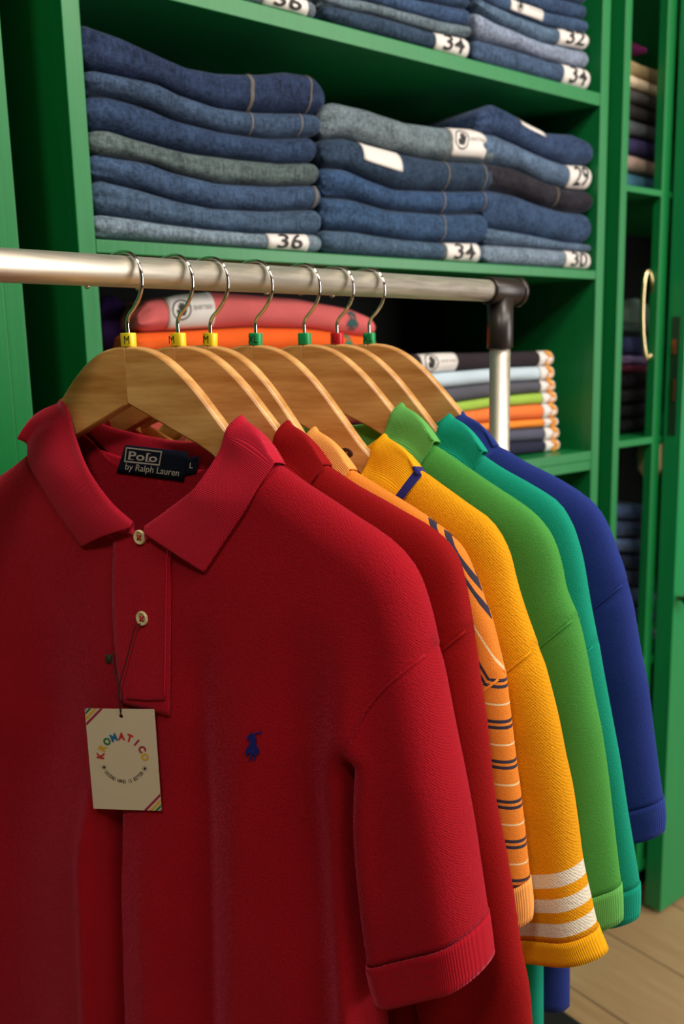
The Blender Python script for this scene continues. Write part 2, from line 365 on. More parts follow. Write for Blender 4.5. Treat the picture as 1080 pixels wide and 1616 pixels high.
# ------------------------------------------------------------------ folded garments
def _interp(poly, x): return float(np.interp(x, [p[0] for p in poly], [p[1] for p in poly]))
class Folded:
    """one folded garment lying in a stack, its front a rounded fold"""
    def __init__(s, name, bot, top, Y0, depth, mat, label, cat, group, amp=.0022, x0=None, x1=None, seed=0, layers=1, px=True):
        if px:
            bot = [(cab(x, y, Y0).x, cab(x, y, Y0).z) for x, y in bot]; top = [(cab(x, y, Y0).x, cab(x, y, Y0).z) for x, y in top]
        s.bot, s.top, s.Y0, s.depth, s.amp, s.seed, s.layers = bot, top, Y0, depth, amp, seed, layers
        s.x0 = x0 if x0 is not None else .5*(bot[0][0]+top[0][0]); s.x1 = x1 if x1 is not None else .5*(bot[-1][0]+top[-1][0])
        if px and s.x1 < 1.47: s.x0 = max(s.x0, .4555); s.x1 = min(s.x1, 1.4285)
        if px and s.x0 > 1.45: s.x0 = max(s.x0, 1.522)
        s.O = Vector(((s.x0+s.x1)/2, Y0+depth/2, _interp(bot, (s.x0+s.x1)/2)))
        NX, NA = 56, 15
        V = []; F = []; rows = []
        for i in range(NX+1):
            u = i/NX; u = .5-.5*math.cos(math.pi*u) if True else u
            x = s.x0+(s.x1-s.x0)*u
            ring = [s.front(x, -1+2*j/NA) for j in range(NA+1)]
            zc, hh, r, inset = s.sec(x)
            yb = Y0+depth-inset
            ring += [Vector((x, Y0+depth*.5, zc+hh*.98)), Vector((x, yb-r*.6, zc+hh*.95)), Vector((x, yb, zc+hh*.5)), Vector((x, yb, zc-hh*.5)), Vector((x, yb-r*.6, zc-hh*.98)), Vector((x, Y0+depth*.5, zc-hh))]
            rows.append(ring)
        n = len(rows[0])
        for ring in rows: V += [p-s.O for p in ring]
        for i in range(NX):
            for k in range(n): F.append((i*n+k, i*n+(k+1) % n, (i+1)*n+(k+1) % n, (i+1)*n+k))
        F.append(tuple(range(n))); F.append(tuple(NX*n+k for k in range(n)))
        s.o = mk(name, V, F, mat, loc=s.O); tag(s.o, label, cat, group)
    def sec(s, x):
        b = _interp(s.bot, x)+.0006; t = _interp(s.top, x)-.0006; zc = (b+t)/2; hh = max((t-b)/2, .001)
        e = min(x-s.x0, s.x1-x); R = min(.016, hh*1.2); q = min(max(e/R, 0), 1)
        k = math.sqrt(max(0, 1-(1-q)**2)); k = .42+.58*k if x-s.x0 < s.x1-x else .25+.75*k
        inset = (1-k)*.012
        return zc, hh*k, hh*1.0*k, inset
    def front(s, x, v):
        zc, hh, r, inset = s.sec(x); a = v*math.radians(86)
        rr = r*(1.0)
        endw = math.exp(-max(x-s.x0, 0)/.03)
        groove = 0
        if s.layers > 1: groove = .45*hh*math.exp(-(v/.16)**2)*(.25+.75*endw)
        nz = noise.noise(Vector((x*22, v*1.1+s.seed*7.3, s.seed*3.1)))+.5*noise.noise(Vector((x*60, v*2.2, s.seed*5.7)))
        y = s.Y0+inset+rr*(1-math.cos(a))+groove-s.amp*nz*(1+2.5*endw)+.002*s.seedf(x)
        y += endw*.006*noise.noise(Vector((v*3.0, s.seed*9.1, 1.7)))
        z = zc+hh*math.sin(a)
        return Vector((x, y, z))
    def seedf(s, x): return noise.noise(Vector((x*6, s.seed*2.3, 0)))
    def on(s, x, v, off):
        a = v*math.radians(86); p = s.front(x, v); return p+Vector((0, -math.cos(a), math.sin(a)))*off-s.O
    def patch(s, name, xa, xb, va, vb, off, mat, parent=None, nx=10, nv=10, skew=0.0):
        V = [s.on(xa+(xb-xa)*i/nx+skew*(va+(vb-va)*j/nv), va+(vb-va)*j/nv, off) for i in range(nx+1) for j in range(nv+1)]
        p = parent or s.o
        return mk(name, V, grid_faces(nx+1, nv+1), mat, p, solid=.0004, offset=1.0 if False else 0)
    def text(s, name, txt, xa, xb, va, vb, off, mat, parent, bold=.03, slant=0.0):
        T, F, asp = text2d(txt, bold)
        V = [s.on(xa+(xb-xa)*p[0]+slant*(p[1]-.5), va+(vb-va)*p[1], off) for p in T]
        return mk(name, V, F, mat, parent, smooth=False)
    def shape(s, name, pts, xa, xb, va, vb, off, mat, parent):
        T, F = polytri(pts)
        V = [s.on(xa+(xb-xa)*p[0], va+(vb-va)*p[1], off) for p in T]
        return mk(name, V, F, mat, parent, smooth=False)
    def sticker(s, pxa, pxb, txt=None, va=-.85, vb=.85, cut=False):
        y = 400; xa = cab(pxa, y, s.Y0).x; xb = cab(pxb, y, s.Y0).x
        st = s.patch('size_sticker', xa, xb, va, vb, .0009, WHITE)
        w_ = xb-xa
        if txt: s.text('number', txt, xa+w_*.24, xb-w_*.16, va*.6+.0, vb*.72, .0023, INK, st, .01, .003)
        return st
    def warn(s, pxa, pxb, va=-.6, vb=.9):
        xa = cab(pxa, 400, s.Y0).x; xb = cab(pxb, 400, s.Y0).x; w_ = xb-xa; hv = vb-va
        st = s.patch('warning_sticker', xa, xb, va, vb, .0009, WHITE)
        Hh = hv*1.5*s.sec((xa+xb)/2)[1]; Rr = min(.37*Hh, .2*w_); ru, rv = Rr/w_, Rr/Hh
        ring = [(.27+ru*math.cos(t), .5+rv*math.sin(t)) for t in np.linspace(0, 2*math.pi, 28)]
        inner = [(.27+.86*ru*math.cos(t), .5+.86*rv*math.sin(t)) for t in np.linspace(0, 2*math.pi, 28)]
        V = [s.on(xa+w_*p[0], va+hv*p[1], .0016) for p in ring+inner]
        F = [(k, k+1, 29+k, 28+k) for k in range(27)]
        mk('ring_symbol', V, F, INK, st, smooth=False)
        hand = [(.20, .30), (.32, .27), (.36, .42), (.375, .62), (.35, .63), (.335, .5), (.33, .72), (.30, .73), (.295, .52), (.28, .76), (.25, .75), (.262, .5), (.235, .68), (.21, .66), (.232, .44), (.185, .52), (.165, .48)]
        hand = [(.27+(x-.27)*ru/.19, .5+(y-.5)*rv/.40) for x, y in hand]
        s.shape('hand_symbol', hand, xa, xb, va, vb, .0024, INK, st)
        s.text('lettering', 'DO NOT TOUCH', xa+w_*.52, xb-w_*.06, va+hv*.47, va+hv*.56, .0022, INK, st, 0)
        return st

DJ = {}
def denim(rgb):
    if rgb not in DJ: DJ[rgb] = mat_denim('denim', rgb)
    return DJ[rgb]
THREAD = mat_plain('tan_stitching', (165, 150, 125), .8)
def seam_strip(g, px, py=400, n=2, gap=.003):      # stitched side seam running over the fold
    x = cab(px, py, g.Y0).x
    for k in range(n): g.patch('stitched_seam', x+k*gap, x+k*gap+.0009, -.9, .95, .0009, THREAD, nx=2, nv=14, skew=.002)
YJ = D+.004
S1 = [[(125, 20), (150, 34), (200, 54), (250, 80), (300, 102), (350, 110), (420, 111), (460, 106), (500, 113), (518, 132)],
      [(132, 106), (155, 108), (200, 118), (250, 128), (290, 147), (350, 167), (400, 174), (470, 176), (518, 178)],
      [(135, 148), (165, 146), (190, 150), (240, 165), (280, 184), (350, 205), (425, 216), (505, 213)],
      [(135, 202), (175, 203), (225, 220), (300, 238), (375, 248), (450, 256), (505, 255)],
      [(140, 240), (165, 243), (200, 248), (240, 254), (280, 269), (350, 287), (425, 291), (510, 290)],
      [(145, 281), (165, 281), (225, 296), (280, 314), (340, 327), (425, 331), (512, 328)],
      [(148, 334), (185, 339), (250, 350), (325, 360), (400, 367), (512, 369)],
      [(150, 372.5), (250, 380), (350, 387), (430, 393), (512, 398)]]
S1c = [((38, 56, 96), 'dark navy jeans with a double stitched seam, top of the left stack'), ((62, 84, 120), 'mid blue jeans second from the top of the left stack'),
       ((46, 68, 108), 'indigo jeans third from the top of the left stack'), ((92, 108, 112), 'washed grey green jeans in the middle of the left stack'),
       ((62, 86, 126), 'blue jeans just under the grey green pair in the left stack'), ((72, 96, 130), 'faded mid blue jeans second from the bottom of the left stack'),
       ((128, 148, 170), 'pale blue jeans tagged 36, bottom of the left stack')]
GJ = 'folded jeans on the middle shelf'
def stack(B, cols, Y0, depth, name, cat, group, layers, seed0, amp=.0016, matf=denim):
    out = []
    for i, (rgb, lab) in enumerate(cols):
        out.append(Folded(name, B[i+1], B[i], Y0+.002*((i*7+seed0) % 3), depth, matf(rgb), lab, cat, group, amp, seed=seed0+i, layers=layers[i] if isinstance(layers, list) else layers))
    return out
J1 = stack(S1, S1c, YJ, .33, 'folded_jeans', 'jeans', GJ, [2, 1, 1, 2, 1, 2, 1], 3)
seam_strip(J1[0], 408); seam_strip(J1[1], 406, n=1); seam_strip(J1[1], 482, n=1); seam_strip(J1[0], 500, n=1); seam_strip(J1[4], 501, n=2)
J1[6].sticker(424, 488, '36')
S2 = [[(509, 166), (536, 156), (591, 169), (647, 189), (702, 196), (758, 200), (790, 216)],
      [(508, 217), (552, 214), (591, 225), (647, 239), (702, 250), (788, 256)],
      [(510, 261), (552, 264), (591, 283), (630, 297), (702, 300), (778, 300)],
      [(510, 306), (563, 311), (619, 328), (702, 335), (778, 333)],
      [(512, 360), (563, 364), (647, 378), (702, 382), (772, 383)],
      [(512, 398), (763, 414.5)]]
S2c = [((118, 134, 146), 'light grey blue jeans with a round hand symbol sticker, top of the middle stack'), ((46, 68, 98), 'dark blue jeans with a white sticker on the fold, second in the middle stack'),
       ((52, 82, 128), 'royal blue jeans in the centre of the middle stack'), ((54, 84, 126), 'blue jeans resting on the pair tagged 34 in the middle stack'),
       ((74, 100, 132), 'blue jeans tagged 34, bottom of the middle stack on the middle shelf')]
J2 = stack(S2, S2c, YJ, .33, 'folded_jeans', 'jeans', GJ, [2, 1, 1, 2, 1], 20)
for g, x in ((J2[0], 712), (J2[1], 710), (J2[2], 704), (J2[3], 704), (J2[4], 702), (J2[1], 768), (J2[2], 766)): seam_strip(g, x, n=1)
J2[0].warn(716, 768); J2[4].sticker(706, 758, '34'); J2[1].sticker(577, 637, None, -.1, .9)
S3 = [[(752, 176), (786, 160), (813, 172), (836, 189), (869, 206), (913, 208), (944, 224)],
      [(754, 205), (791, 210), (824, 226), (869, 247), (902, 258), (944, 260)],
      [(770, 256), (786, 257), (824, 264), (869, 286), (902, 297), (944, 300)],
      [(770, 292), (824, 303), (869, 322), (902, 331), (941, 335)],
      [(770, 357), (836, 369), (891, 381), (938, 386)],
      [(770, 385), (836, 389), (891, 394), (938, 398)],
      [(764, 414.6), (938, 425)]]
S3c = [((52, 74, 118), 'dark blue jeans with a slanted white tag, top of the right stack'), ((92, 116, 152), 'mid blue jeans tagged 29 in the right stack'),
       ((44, 40, 52), 'blackish jeans in the middle of the right stack'), ((56, 82, 124), 'thick indigo jeans with pocket stitching in the right stack'),
       ((92, 116, 148), 'thin faded blue jeans just above the pair tagged 30'), ((128, 146, 172), 'pale blue jeans tagged 30, bottom of the right stack')]
J3 = stack(S3, S3c, YJ, .33, 'folded_jeans', 'jeans', GJ, [2, 1, 1, 1, 1, 1], 40)
J3[0].sticker(823, 860, None, .25, .95); J3[1].sticker(896, 932, '29'); J3[5].sticker(894, 934, '30')
seam_strip(J3[2], 880, n=1)
GU = 'folded jeans on the upper shelf'
U2 = [[(513, -62), (600, -50), (680, -32), (747, -18)], [(513, -30), (600, -16), (680, 0), (747, 12)], [(513, -14), (580, -1), (647, 17), (700, 32), (747, 40)], [(513, 5), (591, 19), (691, 49), (747, 58)], [(513, 28.5), (747, 92.5)]]
U2c = [((60, 84, 124), 'blue jeans cut by the top edge, upmost of the centre stack on the upper shelf'), ((60, 86, 130), 'bright blue jeans in the centre stack of the upper shelf'), ((112, 130, 146), 'grey blue jeans resting on the pair tagged 34 on the upper shelf'), ((52, 74, 104), 'dark blue jeans tagged 34, bottom of the centre stack on the upper shelf')]
JU2 = stack(U2, U2c, YJ, .33, 'folded_jeans', 'jeans', GU, [1, 1, 1, 1], 60)
JU2[3].sticker(690, 742, '34')
U3 = [[(752, -65), (800, -55), (869, -40), (930, -22)], [(752, -44), (808, -30), (869, -10), (930, 6)], [(752, -22), (808, -4), (869, 18), (930, 30)], [(752, -6), (813, 19), (869, 39), (933, 51)], [(752, 10), (791, 33), (858, 64), (933, 78)], [(752, 58), (813, 72), (869, 92), (936, 108)], [(752, 94), (936, 142.5)]]
U3c = [((64, 88, 128), 'blue jeans cut by the top edge, upmost of the right stack on the upper shelf'), ((56, 80, 122), 'deep blue jeans second from the top edge in the right stack of the upper shelf'), ((66, 92, 134), 'blue jeans with a hand symbol sticker in the right stack of the upper shelf'), ((92, 118, 152), 'light blue jeans tagged 32 on the upper shelf'),
       ((146, 158, 190), 'pale lilac blue jeans between the pairs tagged 32 and 34'), ((70, 94, 132), 'blue jeans tagged 34, bottom of the right stack on the upper shelf')]
JU3 = stack(U3, U3c, YJ, .33, 'folded_jeans', 'jeans', GU, 1, 70)
JU3[5].sticker(885, 926, '34'); JU3[3].sticker(877, 922, '32'); JU3[2].warn(803, 852)
U1 = [[(200, -75), (300, -62), (400, -40), (500, -14)], [(200, -48), (300, -36), (400, -12), (503, 6)], [(200, -22.5), (300, -24), (503, 28)]]
U1[2] = [(200, -51.5), (503, 28.5)]; U1[1] = [(200, -90), (300, -60), (400, -25), (503, 2)]; U1[0] = [(200, -130), (300, -100), (400, -65), (503, -30)]
JU1 = stack(U1, [((60, 84, 120), 'blue jeans above the pair tagged 36 on the upper shelf'), ((128, 140, 158), 'pale jeans tagged 36 at the left of the upper shelf')], YJ, .33, 'folded_jeans', 'jeans', GU, 1, 80)
JU1[1].sticker(430, 497, '36')

# folded polos and t-shirts on the lower shelf
FM = {}
def cotton(rgb):
    if rgb not in FM: FM[rgb] = mat_fabric('jersey_cotton', rgb, .3, scale=900, strength=.35)
    return FM[rgb]
YP = D+.07
PP = [[(222, 492), (240, 474), (290, 463), (340, 459), (410, 464), (480, 470), (560, 486), (597, 503)],
      [(222, 524), (300, 521), (400, 515), (500, 518), (560, 528), (597, 532)],
      [(205, 562), (300, 560), (400, 556), (500, 556), (600, 560)],
      [(200, 600), (300, 597), (400, 592), (500, 588), (600, 586)],
      [(200, 655), (300, 650), (400, 642), (500, 634), (600, 626)],
      [(200, 710), (300, 702), (400, 690), (500, 678), (600, 664)]]
zlow = Zs['low']
def lvl(z, Y, xs):                         # pixels of the level line z on plane Y
    out = []
    for x in xs:
        lo, hi = 0, 1600
        for _ in range(40):
            m_ = (lo+hi)/2
            if cab(x, m_, Y).z > z: lo = m_
            else: hi = m_
        out.append((x, lo))
    return out
PP.append(lvl(zlow+.001, YP, (200, 300, 400, 500, 600)))
GP = 'folded polo shirts behind the hanger hooks'
PO = stack(PP, [((216, 104, 104), 'salmon pink folded polo shirt with a hand symbol sticker, top of its pile'), ((226, 92, 30), 'bright orange folded polo shirt directly under the salmon one'),
                ((206, 92, 40), 'rust orange folded polo shirt third from the top behind the hangers'), ((200, 110, 40), 'amber folded polo shirt fourth from the top behind the hangers'),
                ((150, 60, 50), 'brick red folded polo shirt second from the bottom behind the hangers'), ((110, 50, 60), 'maroon folded polo shirt at the bottom behind the hangers')],
           YP, .28, 'folded_polo_shirt', 'polo shirt', GP, 1, 90, .002, cotton)
xw = lambda px, Y: cab(px, 480, Y).x
PO[0].warn(262, 336, -.75, .95)
HORSE = [(893, 470), (903, 475), (910, 483), (915, 500), (912, 520), (922, 540), (929, 552), (925, 568), (915, 575), (910, 590), (902, 604), (897, 600), (903, 582), (905, 570), (897, 575), (890, 590), (885, 602), (876, 602), (882, 588), (885, 572), (880, 565), (874, 572), (870, 578), (863, 576), (862, 560), (866, 546), (872, 535), (880, 528), (882, 515), (878, 502), (868, 496), (868, 488), (878, 482), (883, 472)]
HN = [((x-862)/76, 1-(y-462)/142) for x, y in HORSE]
PO[0].shape('embroidered_rider', HN, xw(548, YP), xw(568, YP), -.55, .6, .0009, mat_plain('teal_thread', (40, 84, 84), .8), PO[0].o)
PO[1].shape('embroidered_rider', HN, xw(543, YP), xw(560, YP), -.6, .8, .0009, mat_plain('green_thread', (40, 110, 80), .8), PO[1].o)
# dark violet clothes beside and behind
VI = mat_fabric('violet_cotton', (52, 26, 84), .3, scale=900)
dk = Folded('folded_dark_sweater', lvl(zlow+.001, YP+.06, (150, 196)), [(160, 560), (196, 555)], YP+.06, .2, mat_fabric('black_wool', (22, 20, 26), .3), 'black folded sweater pile left of the orange polo shirts', 'sweater', None, seed=4)
dk2 = Folded('folded_violet_sweater', [(162, 559), (214, 556)], [(160, 470), (190, 462), (214, 470)], YP+.06, .2, VI, 'dark violet folded sweater left of the salmon polo shirt', 'sweater', None, seed=6)
# t-shirt pile
YT = D+.045
TX = (640, 700, 784, 830, 880)
TS = [[(636, 566), (655, 560), (700, 557), (784, 556), (877, 553)], [(636, 594), (700, 588), (784, 581), (879, 577)], [(640, 620), (700, 613), (784, 604), (879, 599)],
      [(650, 644), (700, 638), (784, 626), (881, 617)], [(660, 663), (700, 655), (784, 643), (884, 636)], [(665, 681), (743, 669), (884, 659)], [(670, 695), (770, 681), (886, 672)],
      [(675, 716), (784, 700), (886, 694)], lvl(zlow+.0012, YT, (678, 784, 888))]
TC = [((46, 38, 44), 'black folded t-shirt with a white hand symbol tag, top of the right pile'), ((190, 208, 222), 'pale ice blue folded t-shirt under the black one'), ((84, 84, 94), 'charcoal grey folded t-shirt above the lime one'),
      ((156, 190, 78), 'lime green folded t-shirt in the right pile'), ((240, 122, 62), 'coral orange folded t-shirt under the lime one'), ((240, 140, 54), 'thin orange folded t-shirt with a white edge'),
      ((84, 86, 104), 'slate grey folded t-shirt second from the bottom of the right pile'), ((40, 42, 62), 'navy folded t-shirt, bottom of the right pile')]
TT = stack(TS, TC, YT, .26, 'folded_t_shirt', 't-shirt', 'folded t-shirts right of the rack post', 1, 110, .0012, cotton)
ORG = mat_plain('orange_print', (232, 150, 40), .5)
for g in TT:
    xb = g.x1-.006; xa = xb-.042
    st = g.patch('size_sticker', xa, xb, -.85, .9, .0009, WHITE)
    g.shape('orange_print', [(.4, .15), (.62, .1), (.8, .3), (.86, .6), (.75, .85), (.5, .9), (.42, .72), (.6, .6), (.45, .45)], xa, xb, -.8, .85, .0032, ORG, st)
TT[0].warn(664, 722, -.8, 1.0)

# ---- clothes in the narrow cupboard B
def cotton2(rgb): return cotton(rgb)
YB = D+.05
TB = [[(975, 72), (990, 84), (1015, 98), (1060, 114)], [(975, 106), (1060, 140)], [(975, 128), (1060, 160)], [(975, 152), (1060, 182)], [(975, 178), (1060, 205)], [(975, 208), (1060, 228)], [(975, 236), (1060, 260)], [(975, 264), (1060, 284)]]
TB.append(lvl(1.575, YB, (975, 1060)))
SB = stack(TB, [((150, 130, 96), 'beige brown folded sweater, top of the pile in the narrow cupboard'), ((206, 186, 160), 'cream folded sweater second in the narrow cupboard pile'), ((62, 60, 60), 'dark grey folded sweater under the cream one in the cupboard'),
                ((40, 36, 38), 'black folded sweater in the middle of the cupboard pile'), ((74, 80, 84), 'slate grey folded sweater below the black one in the cupboard'), ((44, 40, 76), 'dark navy folded sweater in the cupboard pile'),
                ((150, 128, 118), 'taupe folded sweater near the bottom of the cupboard pile'), ((56, 98, 120), 'teal folded sweater, bottom of the cupboard pile')],
           YB, .26, 'folded_sweater', 'sweater', 'folded sweaters in the narrow cupboard', 1, 130, .002, cotton2)
mg = Folded('folded_magenta_scarf', [(975, 86), (1012, 84), (1024, 84)], [(975, 50), (1000, 60), (1024, 74)], YB+.1, .1, cotton((120, 30, 90)), 'magenta cloth corner on top of the cupboard pile', 'scarf', None, seed=9)
T2 = [[(970, 592), (1040, 588)], [(970, 616), (1040, 610)], [(970, 640), (1040, 634)], [(970, 665), (1040, 657)]]
T2.append(lvl(1.089, YB+.02, (970, 1040)))
stack(T2, [((26, 24, 30), 'black folded trousers, top of the dark pile in the cupboard'), ((34, 32, 36), 'charcoal folded trousers second in the dark cupboard pile'), ((26, 26, 30), 'black folded trousers third in the dark cupboard pile'), ((22, 22, 26), 'black folded trousers at the bottom of the dark cupboard pile')],
      YB+.02, .24, 'folded_trousers', 'trousers', 'dark folded trousers in the narrow cupboard', 1, 150, .002, cotton2)
T3 = [[(970, 560), (1035, 562)], [(970, 574), (1035, 576)], [(970, 591), (1040, 587)]]
stack([[(970, 530), (1035, 532)]]+T3, [((60, 66, 110), 'dark blue folded scarf above the lilac one in the cupboard'), ((140, 120, 170), 'lilac folded scarf in the cupboard'), ((100, 40, 60), 'dark red folded scarf under the lilac one in the cupboard')],
      YB+.03, .2, 'folded_scarf', 'scarf', 'folded scarves in the narrow cupboard', 1, 160, .002, cotton2)
# grey knitted beanie on the scarves
def blob(name, c, rad, mat, label, cat, nz=.08, parent=None, squash=1):
    V = []; F = []; a, b = 26, 18
    for i in range(b+1):
        th = math.pi*i/b
        for j in range(a):
            ph = 2*math.pi*j/a; d_ = Vector((math.sin(th)*math.cos(ph), math.sin(th)*math.sin(ph), math.cos(th)))
            k = 1+nz*noise.noise(d_*2.3+Vector(c)*9)
            if d_.z < 0: d_.z *= squash
            V.append((d_.x*rad[0]*k, d_.y*rad[1]*k, d_.z*rad[2]*k))
    for i in range(b):
        for j in range(a): F.append((i*a+j, i*a+(j+1) % a, (i+1)*a+(j+1) % a, (i+1)*a+j))
    o = mk(name, V, F, mat, parent, loc=c, merge=.0001)
    if label: tag(o, label, cat)
    return o
p = cab(994, 505, YB+.08)
bn = blob('knitted_beanie', (p.x, p.y, p.z), (.045, .045, .045), mat_fabric('grey_green_knit', (110, 128, 122), .4, scale=300), 'grey green knitted beanie in the middle of the narrow cupboard', 'hat', .15, squash=.6)
Vt, Ft = tube_geo([(.04*math.cos(t), .04*math.sin(t), -.02) for t in np.linspace(0, 2*math.pi, 24)[:-1]], .009, 8, close=True)
mk('brim', Vt, Ft, mat_fabric('grey_rib_knit', (84, 100, 98), .4, scale=300), bn)
# gold hoop and beige pouch
pts = []
for t in np.linspace(0, 2*math.pi, 40)[:-1]:
    q = cab(1023+9*math.cos(t), 497+70*math.sin(t), D+.015); pts.append(q)
c0 = sum(pts, Vector())/len(pts)
hp = tube('metal_hoop_handle', [q-c0 for q in pts], .0045, mat_metal('pale_gold_metal', (220, 200, 150), .2), n=10, close=True); hp.location = c0
tag(hp, 'long shiny gold metal loop hanging at the opening of the narrow cupboard', 'bag handle')
p = cab(1026, 722, D+.03)
pz = blob('cloth_pouch', (p.x+.004, p.y, p.z), (.022, .03, .05), cotton((176, 156, 120)), 'small beige cloth pouch against the edge of the cupboard shelf', 'pouch', .2)
T4 = []
ys = [795, 822, 848, 874, 900, 926, 955, 985]
for y in ys: T4.append([(965, y), (985, y+1), (1040, y+4)])
T4.append(lvl(.607, YB, (965, 985, 1040)))
stack(T4, [((60, 84, 130), 'blue jeans on top of the low cupboard stack'), ((46, 62, 98), 'dark blue jeans second in the low cupboard stack'), ((74, 98, 142), 'mid blue jeans third in the low cupboard stack'), ((40, 52, 86), 'navy jeans fourth in the low cupboard stack'),
           ((44, 54, 84), 'dark jeans fifth in the low cupboard stack'), ((80, 104, 148), 'faded blue jeans sixth in the low cupboard stack'), ((50, 66, 106), 'indigo jeans above the pale pair in the low cupboard stack'), ((110, 120, 150), 'pale jeans at the bottom of the low cupboard stack')],
      YB, .24, 'folded_jeans', 'jeans', 'folded jeans low in the narrow cupboard', 1, 170)

# ------------------------------------------------------------------ clothes rack
rack = empty('clothes_rack', (RB.x, RB.y, 0))
tag(rack, 'steel tube clothes rack with dark plastic corner joint carrying the coloured polo shirts', 'clothes rack')
OR = Vector((RB.x, RB.y, 0)); RR = .0125
LE = RA-RDIR*.95
tube('rail', [LE-OR, RB-RDIR*.012-OR], RR, STEEL, rack, 40)
ex = Vector((RDIR.x, RDIR.y, 0))
def joint(name, P, sgn):
    a = P-ex*.026*sgn; b = P+ex*.036*sgn
    j = tube(name, [a-OR, a+ex*.0015*sgn-OR, b-ex*.004*sgn-OR, b-OR], [.0150, .0160, .0160, .0148], PLASTIC_K, rack, 32)
    tube('collar', [b-ex*.008*sgn-OR, b-ex*.0065*sgn-OR, b-ex*.0015*sgn-OR, b-OR], [.0160, .0178, .0178, .016], PLASTIC_K, j, 32)
    tube('socket', [P-OR+Vector((0, 0, -.008)), P-OR+Vector((0, 0, -.066)), P-OR+Vector((0, 0, -.0675))], [.0155, .0155, .0145], PLASTIC_K, j, 32)
joint('corner_joint', RB, 1); joint('corner_joint', LE, -1)
for P in (RB, LE):
    tube('post', [Vector((P.x-OR.x, P.y-OR.y, 1.335)), Vector((P.x-OR.x, P.y-OR.y, .05))], .0125, STEEL, rack, 32)
pe = Vector((-ex.y, ex.x, 0))
for P in (RB, LE):
    q = Vector((P.x-OR.x, P.y-OR.y, .035)); tube('foot_bar', [q-pe*.22, q+pe*.22], .015, PLASTIC_K, rack, 20)
tube('bottom_bar', [Vector((LE.x, LE.y, .06))-OR, Vector((RB.x, RB.y, .06))-OR], .0125, STEEL, rack, 20)
matm = box('floor_mat', (.62, .25, .0005), (1.255, 1.0, .014), mat_plain('black_rubber', (12, 12, 13), .7), bevel=.004)
tag(matm, 'black rubber floor mat lying on the oak floor under the rack', 'mat')

# ------------------------------------------------------------------ hangers
WOODA = mat_wood('hanger_beech', (236, 184, 116), (190, 128, 64), (9, 40, 75), .33, .45)
WOODB = mat_wood('hanger_beech_mirrored', (232, 176, 106), (184, 120, 58), (9, 40, 75), .33, -.45)
top = [(0, -.0595), (.015, -.0603), (.03, -.064), (.045, -.0715), (.058, -.081), (.072, -.0935), (.086, -.108), (.1, -.1235), (.12, -.145), (.145, -.164), (.17, -.179), (.19, -.190), (.20, -.197), (.206, -.204)]
bot = [(.206, -.208), (.198, -.213), (.185, -.210), (.16, -.198), (.12, -.171), (.085, -.1445), (.05, -.1285), (.02, -.1155), (0, -.107)]
def arm_geo(sg):
    tp = [tuple(p) for p in catmull(top, 4)]; bt = [tuple(p) for p in catmull(bot, 3)]
    P = tp+bt; n = len(P); th = .0056
    prof = [(-th, .0022), (-th*.72, .0004), (-th*.3, 0), (th*.3, 0), (th*.72, .0004), (th, .0022)]
    A = np.array(P); V = []; F = []
    T = np.roll(A, -1, 0)-np.roll(A, 1, 0); T /= (np.linalg.norm(T, axis=1)[:, None]+1e-9)
    Nn = np.stack([-T[:, 1], T[:, 0]], 1)
    # outline is clockwise: inward normal
    for y, ins in prof:
        for k in range(n):
            q = A[k]-Nn[k]*ins*(1 if False else 1)
            if A[k][0] < 1e-6: q = np.array([0.0003, A[k][1]+(-ins if k < n/2 else ins)])
            V.append((sg*q[0], y, q[1]))
    m_ = len(prof)
    for i in range(m_-1):
        for k in range(n): F.append((i*n+k, i*n+(k+1) % n, (i+1)*n+(k+1) % n, (i+1)*n+k))
    _, tri = polytri([(V[k][0]*sg, V[k][2]) for k in range(n)])
    F += [tuple(t) for t in tri]; F += [tuple(t+(m_-1)*n for t in q) for q in tri]
    return V, F
# check inward direction
def make_hanger():
    root = empty('wooden_hanger')
    for sg, mt in ((1, WOODA), (-1, WOODB)):
        V, F = arm_geo(sg); o = mk('arm', V, F, mt, root)
        me = o.data
        for p_ in me.polygons: p_.use_smooth = abs(p_.normal.y) < .99
    hk = [(0, 0, -.064), (0, 0, -.048), (0, 0, -.040), (.003, 0, -.034), (.009, 0, -.0285), (.0155, 0, -.020), (.0188, 0, -.010), (.0178, 0, .001), (.0125, 0, .0105), (.004, 0, .0148), (-.006, 0, .0150), (-.016, 0, .0122), (-.026, 0, .0065), (-.035, 0, -.0005), (-.043, 0, -.008)]
    P = catmull(hk, 5); V, F = tube_geo([Vector(p) for p in P], .00165, 10)
    mk('hook', V, F, CHROME, root)
    tube('hook_tip', [(-.0425, 0, -.0075), (-.044, 0, -.0092), (-.0452, 0, -.0105)], [.0022, .0025, .0012], CHROME, root, 10)
    return root
def ring_geo():
    V = []; F = []; n = 28; w2, d2 = .0062, .0048
    rad = []
    for k in range(n):
        a = 2*math.pi*k/n; ca, sa = math.cos(a), math.sin(a)
        x = w2*math.copysign(abs(ca)**.6, ca); y = d2*math.copysign(abs(sa)**.6, sa); rad.append((x, y))
    for z, kk in ((-.0598, .96), (-.0592, 1), (-.0493, 1), (-.0487, .96), (-.0487, .7), (-.0598, .7)):
        for x, y in rad: V.append((x*kk, y*kk, z))
    for i in range(6):
        for k in range(n):
            j = (i+1) % 6; F.append((i*n+k, i*n+(k+1) % n, j*n+(k+1) % n, j*n+k))
    return V, F
YEL = mat_plain('yellow_plastic', (240, 214, 40), .35); GRN = mat_plain('green_plastic', (20, 150, 84), .35); RED = mat_plain('red_plastic', (200, 24, 34), .35)
KNOT = mat_plain('dark_wood_knot', (62, 32, 16), .5)
HX = [203, 282, 338, 407, 481, 534, 583]
HA = [32]*7
